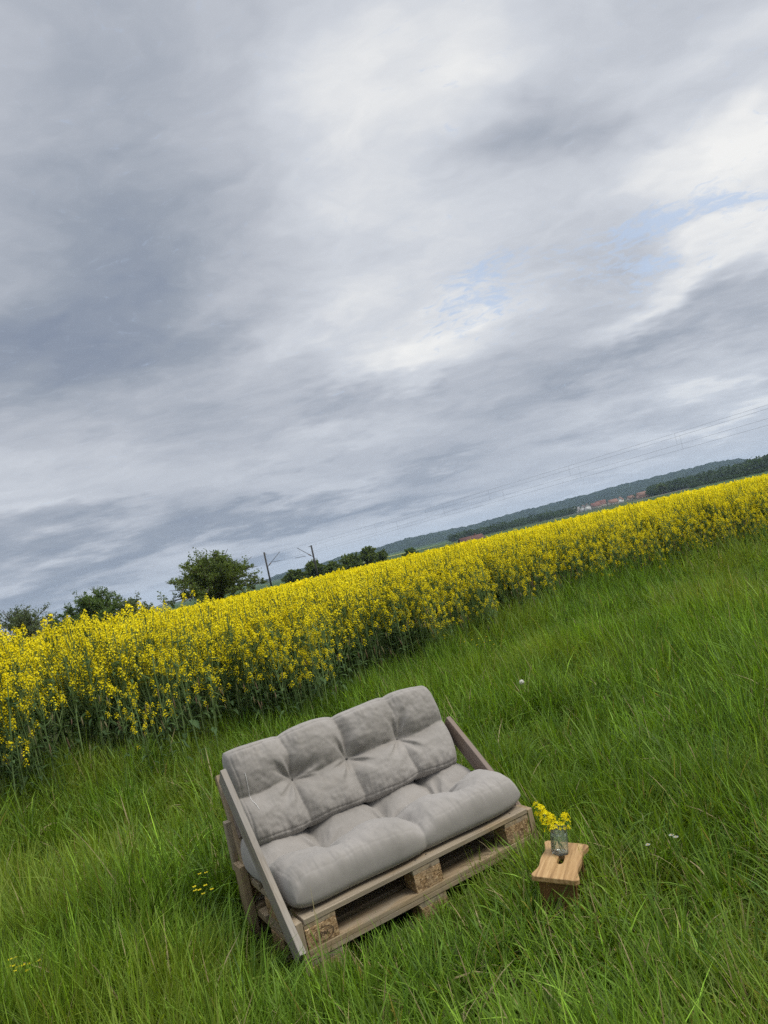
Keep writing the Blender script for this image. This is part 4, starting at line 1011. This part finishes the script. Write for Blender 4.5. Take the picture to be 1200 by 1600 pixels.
# ------------------------------------------------------------------ grass
SOFA_C, SOFA_S = math.cos(SYAW), math.sin(SYAW)
def sofa_local(x, y):
    dx, dy = x - SOFA.x, y - SOFA.y
    return dx * SOFA_C + dy * SOFA_S, -dx * SOFA_S + dy * SOFA_C
def stool_local(x, y):
    dx, dy = x - cen.x, y - cen.y; return dx * math.cos(syaw) + dy * math.sin(syaw), -dx * math.sin(syaw) + dy * math.cos(syaw)
def blades(bx, by, L, wd, az, th0, kap, col, S, rng, twist=0.5):
    n = len(bx); t = np.linspace(0, 1, S + 1)[None, :]
    kap = np.where(np.abs(kap) < 0.05, 0.05, kap)[:, None]; th0 = th0[:, None]; L_ = L[:, None]
    h = L_ / kap * (np.cos(th0) - np.cos(th0 + kap * t)); z = L_ / kap * (np.sin(th0 + kap * t) - np.sin(th0))
    ca, sa = np.cos(az)[:, None], np.sin(az)[:, None]
    X = bx[:, None] + ca * h; Y = by[:, None] + sa * h; Z = gz(bx, by)[:, None] - 0.01 + z
    tw = rng.normal(size=n)[:, None] * twist
    wt = wd[:, None] * np.clip(0.75 + 0.5 * t - 1.25 * t ** 2.2, 0.02, 1)
    sx, sy, sz = -sa * np.cos(tw) , ca * np.cos(tw), np.sin(tw)
    Lf = np.stack([X - sx * wt, Y - sy * wt, Z - sz * wt], -1); Rt = np.stack([X + sx * wt, Y + sy * wt, Z + sz * wt], -1)
    V = np.stack([Lf, Rt], 2).reshape(-1, 3)          # n, S+1, 2
    k = S + 1; base = (np.arange(n) * k * 2)[:, None]; i = (np.arange(S) * 2)[None, :]
    a = base + i; Q = np.stack([a, a + 1, a + 3, a + 2], -1).reshape(-1, 4)
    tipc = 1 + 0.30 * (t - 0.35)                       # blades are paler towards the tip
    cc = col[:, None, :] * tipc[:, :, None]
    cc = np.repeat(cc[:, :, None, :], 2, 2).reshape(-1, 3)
    return V, Q, np.zeros((0, 3), int), cc
def meadow(seed, n_tuft, per, rmin, rmax, S, wscale, hs=1.0):
    rng = np.random.default_rng(seed)
    # tuft centres inside the view wedge, in front of the field edge
    r = np.sqrt(rng.uniform(rmin ** 2, rmax ** 2, n_tuft)); a = rng.uniform(-0.66, 0.64, n_tuft)
    tx, ty = r * np.sin(a), r * np.cos(a)
    k = ty < edge_y(tx) + 0.9; tx, ty = tx[k], ty[k]; nt = len(tx)
    dens = fbm(tx * 1.3, ty * 1.3, 61, 3); k = rng.random(nt) < 0.10 + 1.5 * dens; tx, ty = tx[k], ty[k]; nt = len(tx)
    size = np.exp(rng.normal(size=nt) * 0.22); tone = rng.uniform(0, 1, nt)
    bx = np.repeat(tx, per); by = np.repeat(ty, per); n = len(bx); ts = np.repeat(size, per); tn = np.repeat(tone, per)
    oa = rng.uniform(0, 2 * np.pi, n); orr = np.abs(rng.normal(size=n)) * 0.035 * ts
    bx = bx + np.cos(oa) * orr; by = by + np.sin(oa) * orr
    d = np.hypot(bx, by); u, v = sofa_local(bx, by); su, sv = stool_local(bx, by)
    inside = (u > -0.05) & (u < 1.25) & (v > 0.0) & (v < 0.86); ins2 = (np.abs(su) < SLEN / 2 - 0.01) & (np.abs(sv) < SWID / 2 - 0.01)
    low = inside & (rng.random(n) < 0.35)
    keep = (~inside | low) & (~ins2 | (rng.random(n) < 0.25))
    # distance from sofa rectangle
    ex = np.maximum(np.maximum(-u - 0.05, u - 1.25), 0); ev = np.maximum(np.maximum(-v, v - 0.85), 0); ds = np.hypot(ex, ev)
    patch = fbm(bx * 0.55, by * 0.55, 41, 3); patch2 = fbm(bx * 2.2, by * 2.2, 43, 2)
    ed = edge_y(bx) - by
    h = 0.24 + 0.20 * sstep(0.3, 0.75, patch) + 0.16 * (patch2 - 0.5)
    h = h + (0.03 + 0.30 * sstep(-2, 3, bx)) * sstep(2.6, 0.2, ed)                                  # taller along the field
    tramp = np.exp(-((u - 0.65) / 0.9) ** 2) * np.exp(-((v + 0.75) / 0.55) ** 2) + 0.8 * np.exp(-((np.hypot(bx - 0.95, by - 2.45)) / 0.6) ** 2)
    h = h * (1 - 0.45 * np.clip(tramp, 0, 1))
    near = 0.48 + 0.40 * sstep(0.40, 0.95, u)
    h = h * (near + (1 - near) * sstep(0.05, 0.5, ds)) + 0.10 * np.exp(-(np.hypot(bx - cen.x, by - cen.y) / 0.34) ** 2)
    L = h * ts ** 0.5 * rng.uniform(0.55, 1.30, n) * hs
    L = np.where(low, np.minimum(L * 0.4, 0.10), L)
    L = np.where(ins2, np.minimum(L, 0.12), L)
    wide = rng.random(n) < 0.05; wd = rng.uniform(0.0018, 0.0040, n) * wscale * np.where(wide, 2.0, 1.0); L = np.where(wide, L * 0.7, L)
    # lie of the grass: a slow field of directions, plus outwards from the tuft
    fl = fbm(bx * 0.5, by * 0.5, 51, 2) * 2 * np.pi * 1.6 + 0.6
    az = np.where(rng.random(n) < 0.22, fl + rng.normal(size=n) * 0.8, oa + rng.normal(size=n) * 0.7)
    th0 = np.abs(rng.normal(size=n)) * 0.17 + 0.02
    kap = np.abs(rng.normal(size=n)) * 0.45 + 0.10 + rng.uniform(0.6, 2.2, n) * (rng.random(n) < 0.30) + 0.8 * np.clip(tramp, 0, 1) * rng.random(n)
    g1, g2, g3 = np.array(GR[0]), np.array(GR[1]), np.array(GR[2])
    q = np.clip(tn * 0.55 + rng.uniform(0, 0.45, n) + (patch - 0.5) * 0.5, 0, 1)[:, None]; col = g1 * (1 - q) + g2 * q
    col = col * np.exp(np.clip(rng.normal(size=(n, 1)), -2, 1.3) * 0.36) * np.repeat(np.exp(rng.normal(size=(nt, 1)) * 0.30), per, 0)
    yl = np.clip(sstep(0.45, 0.75, fbm(bx * 0.8 + 9, by * 0.8, 71, 3)) * 0.5 + rng.normal(size=n) * 0.15, 0, 1)[:, None]; col = col * (1 - yl) + g3 * yl
    straw = np.exp(-((bx - 1.45) / 0.7) ** 2 - ((by - 2.75) / 0.6) ** 2)
    dry = rng.random(n) < 0.025 + 0.07 * np.clip(tramp, 0, 1) + 0.16 * straw * sstep(0.4, 0.6, patch2)
    col[dry] = np.array((0.36, 0.30, 0.15)) * rng.uniform(0.6, 1.1, (dry.sum(), 1))
    kp = keep & (by > 0.9) & (L > 0.03)
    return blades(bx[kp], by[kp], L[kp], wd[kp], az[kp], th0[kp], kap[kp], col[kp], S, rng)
GR = [(0.050, 0.112, 0.012), (0.155, 0.255, 0.026), (0.220, 0.265, 0.038)]
def tussocks(seed, nt, per, rmin, rmax, S, wscale):
    """taller, leafier clumps that stand out of the sward"""
    rng = np.random.default_rng(seed); r = np.sqrt(rng.uniform(rmin ** 2, rmax ** 2, nt)); a = rng.uniform(-0.66, 0.64, nt); tx, ty = r * np.sin(a), r * np.cos(a)
    u, v = sofa_local(tx, ty); k = (ty < edge_y(tx) + 0.3) & ~((u > -.2) & (u < 1.4) & (v > -.28) & (v < 1.0)); tx, ty, u, v = tx[k], ty[k], u[k], v[k]
    k = ~((np.hypot(tx - cen.x, ty - cen.y) < 0.20)); tx, ty, u, v = tx[k], ty[k], u[k], v[k]; nt = len(tx)
    front = np.clip(np.exp(-((u - 0.65) / 1.2) ** 2) * np.exp(-((v + 0.7) / 0.7) ** 2), 0, 1)
    hh = rng.uniform(0.28, 0.50, nt) * (1 - 0.4 * front); tone = rng.uniform(0, 1, nt); R_ = rng.uniform(0.03, 0.085, nt)
    rp = lambda q: np.repeat(q, per)
    n = nt * per; oa = rng.uniform(0, 2 * np.pi, n); orr = rp(R_) * np.sqrt(rng.uniform(0, 1, n)); bx = rp(tx) + np.cos(oa) * orr; by = rp(ty) + np.sin(oa) * orr
    L = rp(hh) * rng.uniform(0.5, 1.15, n); wd = rng.uniform(0.0022, 0.0042, n) * wscale
    q = np.clip(rp(tone) * 0.7 + rng.uniform(0, 0.3, n), 0, 1)[:, None]; col = (np.array((0.050, 0.112, 0.014)) * (1 - q) + np.array((0.155, 0.240, 0.026)) * q) * np.exp(rng.normal(size=(n, 1)) * 0.25)
    dry = rng.random(n) < 0.02; col[dry] = (0.34, 0.29, 0.15)
    th0 = 0.06 + 0.30 * (orr / rp(R_)) * rng.uniform(0.4, 1.2, n)
    kap = np.abs(rng.normal(size=n)) * 0.5 + 0.2 + rng.uniform(0.5, 1.6, n) * (rng.random(n) < 0.35)
    return blades(bx, by, L, wd, oa + rng.normal(size=n) * 0.35, th0, kap, col, S, rng)
def undergrass(seed, n, rmin, rmax, wscale):
    """short fine under-storey that closes the sward"""
    rng = np.random.default_rng(seed); r = np.sqrt(rng.uniform(rmin ** 2, rmax ** 2, n)); a = rng.uniform(-0.66, 0.64, n); bx, by = r * np.sin(a), r * np.cos(a)
    u, v = sofa_local(bx, by); k = (by < edge_y(bx) + 0.4) & ~((u > -.02) & (u < 1.22) & (v > .02) & (v < .8) & (rng.random(n) < .7)); bx, by = bx[k], by[k]; n = len(bx)
    q = rng.uniform(0, 1, (n, 1)); col = np.array((0.03, 0.06, 0.013)) * (1 - q) + np.array((0.075, 0.12, 0.028)) * q
    dry = rng.random(n) < 0.12; col[dry] = np.array((0.20, 0.16, 0.08))
    return blades(bx, by, rng.uniform(0.04, 0.13, n), rng.uniform(0.0016, 0.003, n) * wscale, rng.uniform(0, 6.28, n), np.abs(rng.normal(size=n)) * 0.5, rng.uniform(0.2, 1.6, n), col, 2, rng)
def seedheads(seed, n):
    """flowering grass stalks with soft brownish spikes, mostly along the field"""
    rng = np.random.default_rng(seed); bx = rng.uniform(-5.5, 7.5, n); by = edge_y(bx) - np.abs(rng.normal(size=n)) * 0.7 + 0.15
    g = Geo()
    for X, Y in zip(bx, by):
        z = float(gz(X, Y)); H = rng.uniform(0.45, 0.78); ln = rng.normal(size=2) * 0.06
        P = np.array([(X, Y, z), (X + ln[0] * .3, Y + ln[1] * .3, z + H * .5), (X + ln[0], Y + ln[1], z + H)])
        g.tube(P, [0.0016, 0.0013, 0.001], 3, (0.10, 0.13, 0.05))
        c = np.array([(0.19, 0.13, 0.085), (0.24, 0.21, 0.11), (0.16, 0.18, 0.075)][rng.integers(3)])
        t = np.linspace(0, 1, 5); A = P[2] + (P[2] - P[1]) * 0.0; tip = P[2] + unit(P[2] - P[1]) * rng.uniform(0.05, 0.11)
        g.tube(A + (tip - A) * t[:, None], np.array([0.002, 0.0055, 0.006, 0.0045, 0.001]), 5, c * rng.uniform(0.8, 1.2))
    return g.arrays()
gs_ = [meadow(1, 4700, 22, 1.3, 4.2, 5, 1.5), meadow(2, 8000, 18, 4.0, 8.5, 4, 1.9), meadow(3, 11000, 15, 8.0, 17.0, 3, 2.6),
       tussocks(11, 520, 46, 1.5, 5.0, 5, 1.55), tussocks(12, 1700, 32, 5.0, 15.0, 4, 2.2),
       undergrass(4, 40000, 1.3, 5.0, 1.1), undergrass(5, 60000, 5.0, 15.0, 2.0), seedheads(6, 420)]
V_, Q_, T_, C_ = stack(gs_)
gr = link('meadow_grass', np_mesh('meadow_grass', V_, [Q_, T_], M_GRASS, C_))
tag(gr, 'long green meadow grass around the sofa and up to the yellow field', 'grass', kind='stuff')
print('grass verts', len(V_))

# ------------------------------------------------------------------ small flowers in the grass
def buttercup(px, py, z, label, group):
    p = at_z((px, py), z); rng = np.random.default_rng(int(px * 7 + py)); z0 = float(gz(p.x, p.y))
    t = tag(empty('buttercup', (p.x, p.y, z0)), label, 'flower', group)
    h = p.z - z0; ln = rng.normal(size=2) * 0.03
    g = Geo(); g.tube([(ln[0], ln[1], 0), (ln[0] * .3, ln[1] * .4, h * .6), (0, 0, h)], 0.0011, 5, (0.08, 0.13, 0.04)); link('stem', g.mesh('buttercup_stem', M_RAPE), t)
    g = Geo()
    for q in range(5):
        a = q * 1.2566 + rng.uniform(0, .3); d_ = np.array([math.cos(a), math.sin(a), 0.35]); o = np.array([-math.sin(a), math.cos(a), 0])
        g.quads([np.array([0, 0, h]) + d_ * 0.006], [d_ * 0.005], [o * 0.005], (0.80, 0.66, 0.03))
    link('petals', g.mesh('buttercup_petals', M_PETAL), t)
for px, py in ((16, 1500), (24, 1497), (21, 1510), (28, 1512), (15, 1511), (24, 1518), (36, 1509), (45, 1507), (60, 1502), (43, 1517)):
    buttercup(px, py, 0.36, 'tiny yellow buttercup in the patch at the lower left edge of the grass', 'buttercups at the lower left')
for px, py in ((304, 1386), (312, 1391), (321, 1384), (318, 1397), (305, 1392), (331, 1390), (312, 1366), (322, 1364)):
    buttercup(px, py, 0.32, 'tiny yellow buttercup in the patch left of the sofa', 'buttercups left of the sofa')
for px, py in ((726 / 1, 1003), (737, 1000), (748, 998), (757, 1004), (766, 1001), (772, 1007), (745, 1008), (760, 995)):
    buttercup(px, py, 0.40, 'tiny yellow flower in the tall grass behind the sofa', 'yellow flowers in the grass below the field')
def dandelion(px, py, z, label):
    p = at_z((px, py), z); z0 = float(gz(p.x, p.y)); rng = np.random.default_rng(9)
    t = tag(empty('dandelion_clock', (p.x, p.y, z0)), label, 'dandelion'); h = p.z - z0
    g = Geo(); g.tube([(0.02, 0, 0), (0.004, 0, h * .6), (0, 0, h)], 0.002, 6, (0.16, 0.17, 0.08)); link('stem', g.mesh('dandelion_stem', M_RAPE), t)
    g = Geo(); n = 220; u = unit(rng.normal(size=(n, 3))); a = unit(np.cross(u, rng.normal(size=(n, 3)))); b = np.cross(u, a)
    c = np.array([0, 0, h]); P = c + u * 0.021
    g.quads(P, a * 0.0055, b * 0.004, (0.75, 0.75, 0.72)); g.quads(c + u * 0.012, u * 0.010, a * 0.0006, (0.6, 0.6, 0.55))
    link('seed_head', g.mesh('seed_head', M_PETAL), t)
dandelion(815, 1066, 0.36, 'round white dandelion seed head on a tall stalk right of the sofa back')
def daisy(px, py, z, label):
    p = at_z((px, py), z); z0 = float(gz(p.x, p.y)); h = p.z - z0
    t = tag(empty('daisy', (p.x, p.y, z0)), label, 'flower', 'white flowers in the grass right of the stool')
    g = Geo(); g.tube([(0.01, 0, 0), (0, 0, h)], 0.0011, 5, (0.08, 0.13, 0.04)); link('stem', g.mesh('daisy_stem', M_RAPE), t)
    g = Geo()
    for q in range(10):
        a = q * 0.6283; d_ = np.array([math.cos(a), math.sin(a), 0.15]); o = np.array([-math.sin(a), math.cos(a), 0])
        g.quads([np.array([0, 0, h]) + d_ * 0.007], [d_ * 0.0048], [o * 0.002], (0.62, 0.62, 0.60))
    f = link('petals', g.mesh('daisy_petals', M_PETAL), t)
    g = Geo(); g.tube([(0, 0, h - 0.001), (0, 0, h + 0.002)], 0.003, 8, (0.7, 0.5, 0.05), True); link('flower_centre', g.mesh('flower_centre', M_PETAL), t)
daisy(1012, 1320, 0.22, 'single small white daisy in the grass right of the stool')
daisy(1049, 1305, 0.24, 'left one of the two white daisies close together in the grass')
daisy(1056, 1308, 0.24, 'right one of the two white daisies close together in the grass')

# ------------------------------------------------------------------ air
def haze():
    m, k = new_mat('pale_air')
    v = k.n('ShaderNodeVolumePrincipled', {'Color': (0.62, 0.80, 1.0, 1), 'Density': 0.0001, 'Anisotropy': 0.1})
    k.n('ShaderNodeOutputMaterial', {'Volume': v.outputs[0]})
    g = Geo(); box_geo(g, -4700, 4700, -4700, 4700, -60, 85)
    me = g.mesh('haze', m); o = link('haze', me); tag(o, 'thin pale air over the valley', 'haze', kind='stuff')
HAZE = True
if HAZE: haze()
